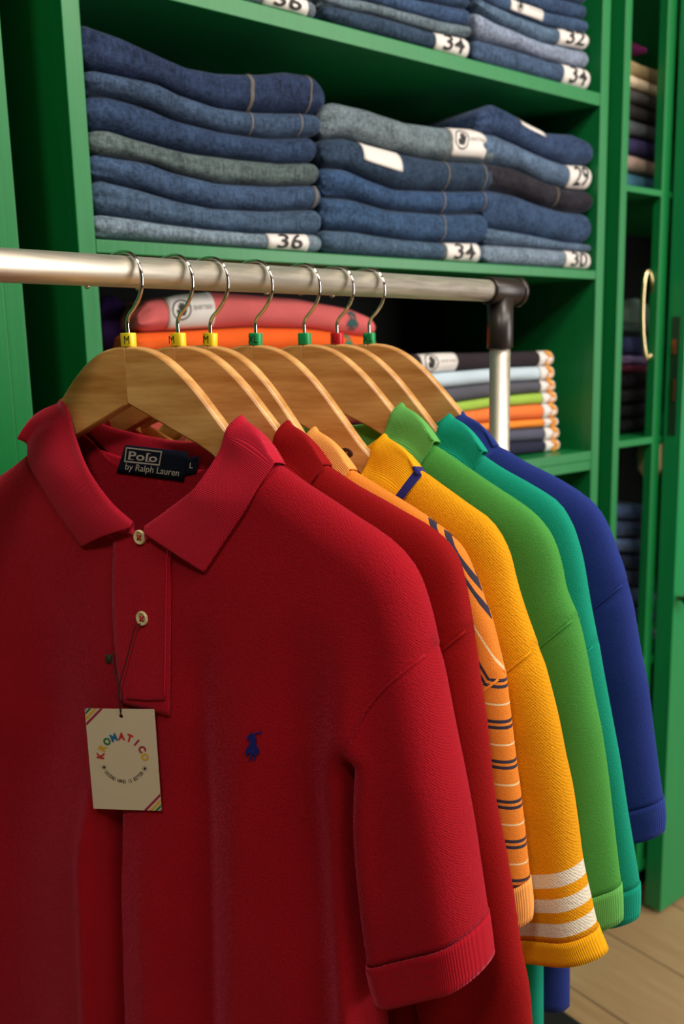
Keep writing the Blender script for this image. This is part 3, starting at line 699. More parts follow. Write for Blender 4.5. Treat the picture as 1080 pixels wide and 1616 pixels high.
FR = [Frame(x, a) for x, a in zip(HX, HA)]
HL = [('M', YEL, .003, 'foremost wooden hanger with a yellow M ring, carrying the crimson polo shirt'), ('M', YEL, -.0035, 'second wooden hanger from the front, yellow M ring turned to its left side'),
      ('M', YEL, -.001, 'third wooden hanger with a yellow M ring and a dark knot in its arm'), ('XL', GRN, .0005, 'wooden hanger with a green XL ring and a knot low on its long arm'),
      (None, GRN, 0, 'wooden hanger with a plain green ring, fifth along the rail'), ('L', RED, .0, 'wooden hanger with the red L ring'), ('XL', GRN, .001, 'hindmost wooden hanger with a green XL ring, nearest the rack post')]
h0 = make_hanger()
def copy_tree(o, parent=None):
    c = o.copy(); C.objects.link(c); c.parent = parent
    for ch in list(o.children): copy_tree(ch, c)
    return c
hangers = [h0]+[copy_tree(h0) for _ in range(6)]
for i, h in enumerate(hangers):
    h.location = FR[i].O; h.rotation_euler = (Matrix.Rotation(FR[i].rz, 3, 'Z') @ Matrix.Rotation(math.radians([0, 0, 4.5, 2.5, 0, 1.5, 0][i]), 3, 'Y')).to_euler()
    txt, mt, dx, lab = HL[i]; tag(h, lab, 'clothes hanger', 'wooden hangers on the rail')
    V, F = ring_geo(); rg = mk('size_ring', V, F, mt, h)
    tag(rg, {'yellow_plastic': 'yellow plastic size ring', 'green_plastic': 'green plastic size ring', 'red_plastic': 'red plastic size ring'}[mt.name])
    if txt:
        T, Ft, asp = text2d(txt, 0.0); hgt = .0066; wd = hgt*asp*.95
        mk('letter', [(dx-wd/2+p_[0]*wd, -.0051, -.0576+p_[1]*hgt) for p_ in T], Ft, INK, rg, smooth=False)
def knot(h, i, px, py):
    s_, z_ = FR[i].loc(px, py, .006); V = []; F = []; n = 20
    for k, (rr, yy) in enumerate(((1.0, -.0054), (.9, -.0062), (.55, -.0060), (.2, -.0056))):
        for j in range(n):
            a = 2*math.pi*j/n; V.append((s_+.0065*rr*math.cos(a)+.002*rr*math.sin(a), yy, z_+.0038*rr*math.sin(a)-.002*rr*math.cos(a)))
    for k in range(3):
        for j in range(n): F.append((k*n+j, k*n+(j+1) % n, (k+1)*n+(j+1) % n, (k+1)*n+j))
    F.append(tuple(3*n+j for j in range(n)))
    mk('knot', V, F, KNOT, h)
knot(hangers[2], 2, 418, 637); knot(hangers[3], 3, 557, 707); 

# ------------------------------------------------------------------ polo shirts
def dist_poly(P, L):
    P = np.asarray(P, float); L = np.asarray(L, float); best = np.full(len(P), 1e9)
    for a, b in zip(L[:-1], L[1:]):
        ab = b-a; t = np.clip(((P-a)@ab)/(ab@ab+1e-12), 0, 1); d_ = np.linalg.norm(P-(a+t[:, None]*ab), axis=1)
        best = np.minimum(best, d_)
    return best
# collar template measured on the front shirt: (fold point, leaf edge) from the front tip round to the back centre
F1 = FR[0]
def l3(x, y, t): a = F1.loc(x, y, t); return (a[0], t, a[1])
RF = [l3(230, 834, .028), l3(282, 796, .026), l3(318, 768, .021), l3(347, 716, .014), l3(360, 678, .0105), l3(380, 659, .001), (.105, -.009, -.1205), (.080, -.017, -.134), (.050, -.021, -.139), (.014, -.024, -.1395)]
RE = [l3(322, 905, .03), l3(356, 852, .028), l3(386, 806, .026), l3(410, 766, .020), l3(435, 732, .012), l3(440, 729, .003), (.149, -.012, -.152), (.118, -.026, -.166), (.06, -.03, -.178), (.014, -.032, -.18)]
LF = [l3(212, 826, .028), l3(176, 793, .026), l3(143, 741, .021), l3(116, 688, .014), l3(106, 650, .0105), l3(97, 632, .001), (-.078, -.009, -.1095), (-.054, -.017, -.127), (-.024, -.021, -.134), (.014, -.024, -.1395)]
LE_ = [l3(126, 864, .03), l3(98, 824, .028), l3(66, 770, .024), l3(46, 732, .018), l3(42, 702, .013), l3(49, 690, .003), (-.113, -.012, -.140), (-.082, -.026, -.158), (-.03, -.03, -.176), (.014, -.032, -.18)]
TIPREL = [(0, 0), (-.017, -.017), (-.034, -.036), (-.046, -.058), (-.056, -.092)]
class Shirt:
    def __init__(s, i, label, rgb, peak, outline, tip_k, hem_k, T1, T0=.013, inner=None, cuff=.030, cuffm=None, lwide=0.0, folds=None, rib=None, body=None, sleeve=None, tb=None, waves=.004, blen=.74, sheen=.5):
        s.i = i; s.F = FR[i]; F_ = s.F
        s.root = empty('polo_shirt', F_.O, F_.rz); tag(s.root, label, 'polo shirt', 'polo shirts hanging on the rail')
        pk = F_.loc(*peak); s.ds = pk[0]-RF[5][0]; s.dh = pk[1]-RF[5][2]; s.s0 = .014+s.ds
        s.T0, s.T1 = T0, T1; s.lwide = lwide; s.tb = tb or min(T1, .015); s.folds = folds or []; s.waves = waves
        hps = (RF[5][0]+s.ds-.014, RF[5][2]+s.dh-.014); s.hps = hps
        L = [F_.loc(*p_) for p_ in outline]
        shoulder = [hps]+L[:tip_k+1]; outer = L[tip_k:]
        s.shoulder = np.array(catmull(shoulder, 5)); s.outer = np.array(catmull(outer, 5))
        tip = L[tip_k]; s.tip = tip
        seam = [(tip[0]+a, tip[1]+b) for a, b in TIPREL]; s.seam = np.array(catmull(seam, 4)); arm = seam[-1]; s.arm = arm
        hem = L[-1]
        if inner is None: inner = [(arm[0]+.004, arm[1]-.06), (hem[0]-.082, hem[1]-.040)]
        else: inner = [F_.loc(*p_) for p_ in inner]
        s.inner = np.array(catmull([arm]+inner, 6))
        side = [(arm[0]-.003, arm[1]-.06), (arm[0]-.001, -.49), (arm[0]+.008, -.58), (arm[0]+.012, -blen)]
        s.side = np.array(catmull([arm]+side, 6))
        s.out_full = np.vstack([s.shoulder, s.outer[1:]])
        s.c = s.s0
        bm_, sm_ = body, sleeve or body
        # ---------------- torso
        nf = s.s0+.004
        neckf = [hps, (RF[3][0]+s.ds+.010, RF[3][2]+s.dh-.010), (RF[2][0]+s.ds+.012, RF[2][2]+s.dh-.012), (RF[1][0]+s.ds+.012, RF[1][2]+s.dh-.016), (s.s0+.02, RF[0][2]+s.dh-.012), (s.s0, RF[0][2]+s.dh-.015)]
        neckf = np.array(catmull(neckf, 5)); neckb = np.array(catmull([hps, (s.s0+.06, hps[1]-.026), (s.s0+.03, hps[1]-.036), (s.s0, hps[1]-.038)], 6))
        outb = np.vstack([s.shoulder, s.seam[1:], s.side[1:]])
        fs = np.r_[np.linspace(0, .22, 16), np.linspace(.22, 1, 74)[1:]]
        sg_ = np.r_[0, np.cumsum(np.linalg.norm(np.diff(outb, axis=0), axis=1))]; sg_ /= sg_[-1]; ft = sg_[len(s.shoulder)-1]
        fs[16+int(np.argmin(np.abs(fs[16:]-ft)))] = ft
        OB_ = resample(outb, fs)
        V = []; Fc = []; UV = []; nc = 120 if i == 0 else 40
        for face, neck in ((1, neckf), (-1, neckb)):
            center = np.array([(s.s0, neck[-1][1]), (s.s0, -blen)])
            kn = 16; IN = np.vstack([resample(neck, np.linspace(0, 1, kn)), resample(center, np.linspace(0, 1, len(fs)-kn+1))[1:]])
            cu = np.sin(np.linspace(0, 1, nc)*math.pi/2); cu = .6*cu+.4*np.linspace(0, 1, nc)
            for side_ in (1, -1):
                G = IN[:, None, :]*(1-cu)[None, :, None]+OB_[:, None, :]*cu[None, :, None]
                P = G.reshape(-1, 2); Pm = P.copy()
                if side_ < 0: Pm[:, 0] = 2*s.s0-P[:, 0]
                t = s.surf(Pm, face, torso=True)
                base = len(V)
                if side_ < 0 and s.lwide: Pm[:, 0] = s.s0+(Pm[:, 0]-s.s0)*(1+s.lwide*np.clip((-.40-Pm[:, 1])/.12, 0, 1))
                for (a, b), t_ in zip(Pm, t): V.append((a, -t_*face if face > 0 else t_, b)); UV.append((a, s.pat(a if side_ > 0 else 2*s.s0-a, b)))
                Fc += grid_faces(len(fs), nc, base)
        s.torso = mk('body', V, Fc, bm_, s.root, uv=UV, solid=.0012, merge=.00005)
        # ---------------- sleeves
        nr = 60; sm_in = s.seam+np.array([-.009, .005]); sm_in[0] = s.shoulder[-5]+np.array([-.002, -.0015]); lb = np.vstack([sm_in, s.inner[1:]])
        sl = np.linalg.norm(np.diff(s.seam, axis=0), axis=1).sum(); il = np.linalg.norm(np.diff(s.inner, axis=0), axis=1).sum()
        ol = np.linalg.norm(np.diff(s.outer, axis=0), axis=1).sum()
        ks = int(nr*.3); fl = np.r_[np.linspace(0, sl/(sl+il), ks), np.linspace(sl/(sl+il), 1, nr-ks+1)[1:]]
        fo = np.r_[np.linspace(0, .22, ks), np.linspace(.22, 1, nr-ks+1)[1:]]
        Lb = resample(lb, fl); Rb = resample(np.vstack([sm_in[:1], s.shoulder[-4:-1]+np.array([-.0014, -.0008]), s.outer]), fo)
        cr = int(nr*(1-cuff/ol)); AX = np.array(hem)-np.array(s.tip); AX = AX/np.linalg.norm(AX)
        cm = (1-np.cos(np.linspace(0, 1, 26)*math.pi))/2
        for side_ in (1, -1):
            for part, r0_, r1_, off, mt in (('sleeve', 0, cr+1, 0, sm_), ('cuff', cr, nr, .0011, cuffm or rib or sm_)):
                V = []; Fc = []; UV = []
                G = Lb[r0_:r1_, None, :]*(1-cm)[None, :, None]+Rb[r0_:r1_, None, :]*cm[None, :, None]
                G0 = G
                if off:                                # the cuff is a slightly wider band
                    mid = (Lb[r0_:r1_]+Rb[r0_:r1_])/2; G = mid[:, None, :]+(G-mid[:, None, :])*1.018
                P0_ = G.reshape(-1, 2)
                for face in (1, -1):
                    P = P0_.copy(); Pm = P.copy()
                    if side_ < 0: Pm[:, 0] = 2*s.s0-P[:, 0]
                    t = s.surf(G0.reshape(-1, 2), face, torso=False, ms=Pm)*(1.05 if off else 1)
                    if not off:
                        rr_ = np.repeat(np.arange(r1_-r0_), 26); cc_ = np.tile(cm, r1_-r0_); t = np.where((rr_ < ks) & (t > .0012), t-.0008*np.clip((.5-cc_)/.2, 0, 1), t); t = np.maximum(t-.0022*np.clip((9-rr_)/4, 0, 1), 0)
                    base = len(V); n_rows = r1_-r0_
                    for k, ((a, b), t_) in enumerate(zip(Pm, t)):
                        V.append((a, -t_ if face > 0 else t_, b))
                        ri = r0_+k//26; cj = k % 26; a_r = a if side_ > 0 else 2*s.s0-a
                        vlen = (a_r-s.tip[0])*AX[0]+(b-s.tip[1])*AX[1]-.0017
                        UV.append((cm[cj]*.09, vlen+.018*(1-cm[cj]) if getattr(s, 'rug', stripe_mode.get(i) == 'rugby') else fo[ri]))
                    Fc += grid_faces(n_rows, 26, base)
                mk(part, V, Fc, mt, s.root, uv=UV, solid=.0012, merge=.00005)
        # ---------------- sleeve seam: raised line of stitching
        for side_ in (1, -1):
            pts = []
            for q in s.seam[1:]:
                a = q[0]+.0008; t_ = s.surf(np.array([[a if side_ > 0 else 2*s.s0-a, q[1]]]), 1, torso=False, ms=None)[0]
                t_ = s.surf(np.array([[a, q[1]]]), 1, torso=False, ms=np.array([[a if side_ > 0 else 2*s.s0-a, q[1]]]))[0]
                pts.append(Vector((a if side_ > 0 else 2*s.s0-a, -t_-.0006, q[1])))
            tube('seam', pts, .0012, sm_, s.root, 6)
        s.collar(rib or sm_)
    def pat(s, a, b):                       # fabric coordinate of the woven stripes
        x = a-s.s0-.15; p_ = -(b+.37*x+6.3*max(x, 0)**2); return .0325*((p_-.179)/.049+.69)
    def surf(s, P, face, torso=True, ms=None):
        """distance of the cloth from the hanger plane; P on the right half, mirrored positions give the folds"""
        P = np.asarray(P, float); R_ = P.copy(); Q = P if ms is None else ms
        if torso: R_[:, 0] = s.s0+np.abs(P[:, 0]-s.s0)
        h = R_[:, 1]
        k = np.clip((-.125-h)/.24, 0, 1); T1 = s.T1 if face > 0 else s.tb
        T = s.T0+(T1-s.T0)*k**.8
        ramp = np.clip((-.26-h)/.3, 0, 1)
        if face > 0:
            for (s_a, h_a, s_b, h_b, w_, amp, hs, hl) in s.folds:
                cx = s_a+(s_b-s_a)*np.clip((h-h_a)/(h_b-h_a), -.3, 1.5)
                dx_ = Q[:, 0]-cx; w2 = np.where(dx_ > 0, abs(w_)*(.45 if w_ < 0 else 1), abs(w_)); T = T+amp*np.exp(-(dx_/w2)**2)*np.clip((hs-Q[:, 1])/hl, 0, 1)
        ph = s.i*1.7+(0 if face > 0 else 2.0)
        T = T+s.waves*ramp*(np.sin(Q[:, 0]*58+ph+h*4)+.6*np.sin(Q[:, 0]*103+2*ph-h*7))*.5
        T = np.maximum(T, .003)
        d1 = dist_poly(R_, s.out_full)/.026
        d2 = dist_poly(R_, s.side if torso else s.inner)/.022
        f = lambda x: np.sqrt(1-(1-np.clip(x, 0, 1))**2)
        d1b = f(d1)
        return T*np.minimum(d1b, f(d2))
    def ts(s, a, h, face=1): return float(s.surf(np.array([[a, h]]), face, True)[0])
    def pxs(s, px, py, off=0.0):            # photo point -> local point on the front cloth
        t = .02
        for _ in range(6):
            a, h = s.F.loc(px, py, t+off); t = s.ts(a, h)
        a, h = s.F.loc(px, py, t+off); return Vector((a, -t-off, h))
    def collar(s, mat):
        def tr(L): return [np.array((p_[0]+s.ds, p_[1], p_[2]+s.dh)) for p_ in L]
        if s.i == 0: SF = [np.array(q) for q in RF]; SE = [np.array(q) for q in RE]; QF = [np.array(q) for q in LF]; QE = [np.array(q) for q in LE_]
        else:
            SF, SE = tr(RF), tr(RE); mir = lambda q: np.array((2*s.s0-q[0], q[1], q[2]))
            QF = [mir(q) for q in SF]; QE = [mir(q) for q in SE]
        kt = 1 if s.i == 0 else .8
        for A in (SF, SE, QF, QE):
            for q in A: q[1] *= (kt if q[1] > 0 or s.i == 0 else .62)
        allF = SF+QF[::-1][1:]; allE = SE+QE[::-1][1:]
        m_ = len(allF)
        for j in range(m_):
            e = allE[j]; k = min(j, m_-1-j)
            if k <= 5:
                b = s.ts(e[0], e[2]); e[1] = max(b+.0035, 0) if k < 5 else b+.004
            elif k > 5: e[1] = -(s.ts(e[0], e[2], -1)+.0035)
            f = allF[j]
            if k <= 2: f[1] = max(f[1], s.ts(f[0], f[2]-.01)+.006)
        CF = np.array(catmull(allF, 9)); CE = np.array(catmull(allE, 9))
        c = np.array([s.s0, 0.0]); V = []; UV = []; n = len(CF); ncol = 14
        arc = np.r_[0, np.cumsum(np.linalg.norm(np.diff(CF, axis=0), axis=1))]
        for j in range(n):
            f, e = CF[j], CE[j]
            wv = np.array([f[0]-c[0], f[1]]); wv = wv/(np.linalg.norm(wv)+1e-9); w3 = np.array([wv[0], wv[1], 0])
            u = j/(n-1); q = min(u, 1-u)*2
            hgt = .010+.020*float(np.clip((q-.62)/.25, 0, 1))
            B = f+np.array([0, 0, -hgt])-w3*.004*float(np.clip((q-.62)/.25, 0, 1))+w3*.0015*float(np.clip((.62-q)/.1, 0, 1))
            tp = f+np.array([0, 0, .0015])
            out = f+w3*.0034+np.array([0, 0, -.0012])
            prof = [B, B*.55+f*.45-w3*.001, f-w3*.0022+np.array([0, 0, -.0035]), f-w3*.0014, tp, f+w3*.0022, out+np.array([0, 0, -.002])]
            m0 = prof[-1]
            for k in range(1, 8):
                t = k/7; p_ = m0*(1-t)+e*t; bul = .0045*math.sin(math.pi*t)*(1-.3*t)
                sd = 1.0 if abs(f[1]) < .0115 else 0.0; p_ = p_+np.array([w3[0]*bul*(.4+.7*sd), (bul if f[1] > -.008 else -bul)*(1-.6*sd), bul*(.5+.6*sd)]); prof.append(p_)
            for k, p_ in enumerate(prof): V.append((p_[0], -p_[1], p_[2])); UV.append((arc[j], k/(ncol-1)))
        s.col = mk('collar', V, grid_faces(n, ncol), mat, s.root, uv=UV, solid=.0018)
        m2 = s.col.modifiers.new('subdivision', 'SUBSURF'); m2.levels = 1; m2.render_levels = 1
    def quad(s, name, c4, nu, nv, off, mat, parent=None, thick=.0006, bow=0.0):
        V = []
        for i in range(nu+1):
            for j in range(nv+1):
                u, v = i/nu, j/nv
                x = (c4[0][0]*(1-u)+c4[1][0]*u)*(1-v)+(c4[3][0]*(1-u)+c4[2][0]*u)*v
                y = (c4[0][1]*(1-u)+c4[1][1]*u)*(1-v)+(c4[3][1]*(1-u)+c4[2][1]*u)*v
                x += bow*math.sin(math.pi*v)*(1-u); V.append(s.pxs(x, y, off))
        return mk(name, V, grid_faces(nu+1, nv+1), mat, parent or s.root, solid=thick)
stripe_mode = {2: 'rugby', 3: 'white'}
def fold(F_, p1, p2, w_, amp, ystart, ylen, t=.03):
    a = F_.loc(p1[0], p1[1], t); b = F_.loc(p2[0], p2[1], t); hs = F_.loc((p1[0]+p2[0])/2, ystart, t)[1]
    return (a[0], a[1], b[0], b[1], w_, amp, hs, ylen)
RED1 = mat_fabric('crimson_pique', (160, 7, 26), .5, (1, .11, .22, 1), scale=560, strength=.7)
RED1R = mat_fabric('crimson_rib', (184, 24, 48), .55, (1, .2, .3, 1), kind='rib')
fo1 = [fold(F1, (198, 1290), (211, 1616), -.0085, -.034, 1235, .04),
       fold(F1, (163, 1290), (178, 1616), -.012, .012, 1210, .08),
       fold(F1, (246, 1230), (254, 1616), .024, .014, 1240, .12),
       fold(F1, (318, 1100), (330, 1616), .016, -.013, 980, .15),
       fold(F1, (392, 1250), (384, 1616), .020, .008, 1050, .15),
       fold(F1, (478, 1150), (500, 1616), .024, -.016, 960, .18),
       fold(F1, (552, 1150), (566, 1616), .016, .012, 980, .15),
       fold(F1, (60, 950), (70, 1616), .060, -.024, 850, .16)]
s1 = Shirt(0, 'crimson polo shirt at the front with a blue rider logo and hanging tag', (176, 14, 36), (376, 659),
           [(437, 732), (480, 762), (520, 788), (560, 815), (600, 841), (630, 866), (654, 897), (668, 930), (680, 972), (690, 1018), (702, 1075), (716, 1150), (730, 1220), (745, 1300), (757, 1380), (766, 1440), (773, 1490), (775, 1512)], 9, 17,
           .037, inner=[(584, 1273), (590, 1369), (603, 1494), (616, 1552)], folds=fo1, rib=RED1R, body=RED1, cuffm=mat_fabric('crimson_cuff', (164, 9, 30), .5, (1, .15, .25, 1), kind='rib'), tb=.022, waves=.0, lwide=.34, blen=.86)
R2 = mat_fabric('dark_red_pique', (142, 4, 8), .45, (1, .07, .07, 1), scale=620)
s2 = Shirt(1, 'darker scarlet red polo shirt second on the rail, just behind the crimson one', (0, 0, 0), (455, 666),
           [(512, 733), (560, 765), (600, 787), (640, 810), (680, 833), (710, 860), (727, 890), (737, 930), (747, 985), (757, 1070), (768, 1143), (779, 1248), (796, 1335), (810, 1417), (822, 1499), (834, 1561), (840, 1640), (844, 1700)], 8, 17,
           .019, inner=[(625, 1400), (656, 1557), (700, 1730)], tb=.0125, rib=mat_fabric('dark_red_rib', (144, 6, 10), .45, (1, .07, .07, 1), kind='rib'), body=R2)
OR3 = mat_fabric('orange_striped_jersey', (228, 130, 44), .35, scale=800, stripe='rugby')
s3 = Shirt(2, 'orange polo shirt with navy and cream stripes, third on the rail', (0, 0, 0), (497, 676),
           [(548, 738), (600, 770), (650, 800), (700, 835), (730, 865), (750, 905), (765, 945), (780, 990), (797, 1062), (805, 1130), (812, 1190), (820, 1250), (828, 1320), (833, 1370), (839, 1425), (838, 1450)], 8, 15,
           .017, rib=mat_fabric('light_orange_rib', (238, 158, 80), .35, kind='rib'), body=OR3)
Y4 = mat_fabric('yellow_knit', (230, 154, 8), .35, scale=420, strength=.8, stripe='white_bands')
Y4b = mat_fabric('yellow_knit_plain', (230, 154, 8), .35, scale=420, strength=.8)
s4 = Shirt(3, 'golden yellow polo shirt with three white sleeve stripes and navy collar edge', (0, 0, 0), (607, 687),
           [(655, 738), (700, 768), (740, 797), (770, 818), (790, 843), (805, 875), (815, 915), (825, 950), (837, 985), (849, 1018), (862, 1060), (880, 1130), (892, 1190), (903, 1240), (912, 1300), (920, 1360), (932, 1415), (943, 1462), (958, 1500)], 9, 18,
           .020, rib=mat_fabric('yellow_rib', (240, 168, 14), .35, kind='rib', trim=.90, trim_rgb=(38, 40, 110)), body=Y4b, sleeve=Y4, cuff=.021, cuffm=mat_fabric('yellow_cuff', (240, 166, 10), .35, kind='rib'), inner=[(760, 1300), (800, 1500)])
G5 = mat_fabric('green_pique', (70, 146, 62), .4, scale=700)
s5 = Shirt(4, 'grass green polo shirt fifth on the rail between the yellow and teal ones', (0, 0, 0), (634, 638),
           [(690, 706), (730, 733), (780, 767), (830, 800), (858, 826), (876, 855), (888, 895), (895, 930), (912, 970), (925, 1030), (938, 1100), (950, 1160), (960, 1230), (968, 1300), (975, 1360), (981, 1410), (982, 1450)], 8, 16,
           .019, rib=mat_fabric('green_rib', (96, 170, 84), .4, kind='rib'), body=G5)
T6 = mat_fabric('teal_pique', (10, 142, 116), .4, scale=800)
s6 = Shirt(5, 'teal polo shirt sixth on the rail between the green and blue ones', (0, 0, 0), (710, 655),
           [(745, 708), (790, 738), (840, 766), (880, 792), (900, 820), (912, 850), (922, 890), (932, 950), (944, 1012), (952, 1060), (965, 1130), (978, 1200), (990, 1280), (1000, 1340), (1009, 1400), (1008, 1445)], 8, 15,
           .017, rib=mat_fabric('teal_rib', (14, 150, 125), .4, kind='rib'), body=T6)
B7 = mat_fabric('blue_pique', (32, 50, 124), .4, scale=800)
s7 = Shirt(6, 'royal blue polo shirt hindmost on the rail, nearest the rack post', (0, 0, 0), (730, 652),
           [(785, 704), (830, 730), (880, 755), (920, 780), (945, 803), (962, 833), (976, 870), (985, 895), (990, 915), (1000, 960), (1010, 1020), (1022, 1080), (1031, 1150), (1040, 1220), (1049, 1280), (1048, 1310)], 8, 15,
           .019, rib=mat_fabric('blue_rib', (34, 52, 126), .4, kind='rib'), body=B7)
shirts = [s1, s2, s3, s4, s5, s6, s7]

# ---- front shirt details
pk = s1.quad('placket', [(181, 832), (270, 846), (268, 1130), (192, 1110)], 14, 30, .0028, mat_fabric('crimson_placket', (174, 8, 32), .35, (1, .25, .4, 1), scale=560, strength=.9), thick=.0016, bow=-8)
STR = mat_fabric('crimson_thread', (206, 30, 56), .5)
def stitch(name, pts, off, mat, r=.00045, parent=None, sh=s1):
    P = []
    for (a, b) in zip(pts[:-1], pts[1:]):
        for k in range(8): P.append(sh.pxs(a[0]+(b[0]-a[0])*k/8, a[1]+(b[1]-a[1])*k/8, off))
    P.append(sh.pxs(*pts[-1], off)); return tube(name, P, r, mat, parent or sh.root, 6)
stitch('stitch_line', [(264, 868), (262, 960), (260, 1104)], .0046, STR, parent=pk)
stitch('stitch_line', [(200, 1102), (230, 1105), (260, 1104)], .0046, mat_fabric('dark_crimson_thread', (110, 6, 20), .3), .0006, parent=pk)
BUT = mat_plain('ivory_button', (226, 208, 160), .25); BTH = mat_plain('red_button_thread', (190, 30, 40), .7)
def button(px, py, dx=0):
    c = s1.pxs(px, py, .0052); V = []; F = []; n = 28
    prof = [(0, .0), (.0026, .0), (.0040, -.0004), (.0048, -.0012), (.0056, -.0012), (.0060, -.0004), (.0060, .0010), (.0050, .0018), (0, .0018)]
    for rr, yy in prof:
        for k in range(n):
            a = 2*math.pi*k/n; V.append((rr*math.cos(a), yy, rr*math.sin(a)))
    for i in range(len(prof)-1):
        for k in range(n): F.append((i*n+k, i*n+(k+1) % n, (i+1)*n+(k+1) % n, (i+1)*n+k))
    b = mk('button', V, F, BUT, s1.root, merge=.00001, loc=c)
    for sg in (1, -1):
        tube('thread', [(-.0019, -.0006, -.0019*sg), (0, -.0012, 0), (.0019, -.0006, .0019*sg)], .0006, BTH, b, 6)
    for a_, b_ in ((1, 1), (-1, 1), (1, -1), (-1, -1)):
        tube('hole', [(.0015*a_, -.00035, .0015*b_), (.0015*a_, .0004, .0015*b_)], .0007, INK, b, 8)
    return c
button(220, 848); bc = button(224, 976)
# embroidered rider
NAVY = mat_fabric('navy_embroidery', (30, 30, 110), .3, scale=1500)
def px_shape(name, sh, pts, off, mat, thick=.0006):
    T, F = polytri(pts); return mk(name, [sh.pxs(p_[0], p_[1], off) for p_ in T], F, mat, sh.root, smooth=False, solid=thick)
hp_ = [(100+x/3, 1000+y/3) for x, y in HORSE]
rd = px_shape('embroidered_rider', s1, hp_, .0022, NAVY, 0)
for q in ([(903, 470), (928, 465), (929, 470), (905, 477)], [(925, 462), (938, 465), (938, 477), (930, 477)]):
    o = px_shape('mallet', s1, [(100+x/3, 1000+y/3) for x, y in q], .0022, NAVY, 0); o.parent = rd
# neck tape and labels on the inside of the back
TN = -.0150
def plane_pt(px, py, t): a, h = F1.loc(px, py, t); return Vector((a, -t, h))
def plane_quad(name, c4, t, mat, parent, nu=8, nv=4, thick=.0005, bow=0.0):
    V = []
    for i in range(nu+1):
        for j in range(nv+1):
            u, v = i/nu, j/nv
            x = (c4[0][0]*(1-u)+c4[1][0]*u)*(1-v)+(c4[3][0]*(1-u)+c4[2][0]*u)*v
            y = (c4[0][1]*(1-u)+c4[1][1]*u)*(1-v)+(c4[3][1]*(1-u)+c4[2][1]*u)*v
            V.append(plane_pt(x, y+bow*math.sin(math.pi*u), t))
    return mk(name, V, grid_faces(nu+1, nv+1), mat, parent, solid=thick)
plane_quad('neck_tape', [(118, 694), (345, 742), (340, 757), (130, 715)], TN-.0008, mat_fabric('crimson_tape', (196, 24, 48), .5), s1.root, 16, 3, .0008, 13)
LAB = mat_fabric('navy_woven_label', (14, 22, 40), .2, scale=1200)
lb = plane_quad('brand_label', [(198, 702), (297, 713), (290, 760), (184, 746)], TN+.0012, LAB, s1.root); tag(lb, 'navy woven neck label with grey lettering')
lb2 = plane_quad('size_label', [(296, 722), (314, 720), (310, 748), (291, 752)], TN+.0006, LAB, s1.root)
LET = mat_plain('silver_thread', (196, 190, 180), .7)
def lq(c4, u, v, t):                       # v from the top
    x = (c4[0][0]*(1-u)+c4[1][0]*u)*(1-v)+(c4[3][0]*(1-u)+c4[2][0]*u)*v
    y = (c4[0][1]*(1-u)+c4[1][1]*u)*(1-v)+(c4[3][1]*(1-u)+c4[2][1]*u)*v
    return plane_pt(x, y, t)
def plane_text(name, txt, c4, t, mat, parent, bold=0.0):
    T, F, asp = text2d(txt, bold); return mk(name, [lq(c4, p_[0], 1-p_[1], t) for p_ in T], F, mat, parent, smooth=False)
tl = TN+.0019
LC = [(204, 712), (250, 717), (247, 730), (202, 725)]
plane_text('lettering', 'Polo', LC, tl, LET, lb, .015)
ser = [(-.005, .0, .2, .07), (-.01, .93, .2, 1.0), (.60, .0, .74, .07), (.62, .93, .76, 1.0)]
for a, b, c_, d_ in ser: mk('serif', [lq(LC, u, v, tl+.00005) for u, v in ((a, b), (c_, b), (c_, d_), (a, d_))], [(0, 1, 2, 3)], LET, lb, smooth=False)
fr = [(199, 705.5), (256, 712), (252, 735), (196, 729)]
V = [lq(fr, u, v, tl) for u, v in ((0, 0), (1, 0), (1, 1), (0, 1), (.03, .09), (.97, .09), (.97, .91), (.03, .91))]
mk('frame_line', V, [(0, 1, 5, 4), (1, 2, 6, 5), (2, 3, 7, 6), (3, 0, 4, 7)], LET, lb, smooth=False)
plane_text('lettering', 'by Ralph Lauren', [(199, 731), (284, 741), (281, 755), (197, 744)], tl, LET, lb, .0)
plane_text('lettering', 'L', [(300, 730), (305, 730), (304, 739), (299, 739)], TN+.0012, LET, lb2, .01)
# loose green thread peeking beside the placket
o = s1.quad('thread_tail', [(168, 1032), (175, 1034), (174, 1047), (167, 1045)], 2, 2, .0016, mat_plain('dark_green_thread', (40, 60, 40), .8))

# ---- hanging card tag
TG = .0105; a0, h0_ = F1.loc(190, 1129, .05); tt = max(s1.ts(*F1.loc(x_, y_, .05)) for x_ in range(138, 256, 8) for y_ in range(1120, 1280, 10))+.004
def tp(px, py, off=0.0):
    a, h = F1.loc(px, py, tt+off); return F1.O+F1.U*a+F1.N*(tt+off)+Vector((0, 0, h))
TO = tp(190, 1129)
tagroot = empty('swing_tag', TO); tag(tagroot, 'cream card swing tag with rainbow lettering hanging by black string from the crimson shirt', 'price tag')
c4 = [(134, 1118), (243.5, 1119.5), (255, 1279.5), (148, 1276)]
def tq(u, v, off=0.0):
    x = (c4[0][0]*(1-u)+c4[1][0]*u)*(1-v)+(c4[3][0]*(1-u)+c4[2][0]*u)*v
    y = (c4[0][1]*(1-u)+c4[1][1]*u)*(1-v)+(c4[3][1]*(1-u)+c4[2][1]*u)*v
    return tp(x, y, off)-TO
CARD = mat_plain('cream_card', (232, 214, 188), .6)
hu, hv = .515, .071; n = 24
V = []; F = []
bord = []
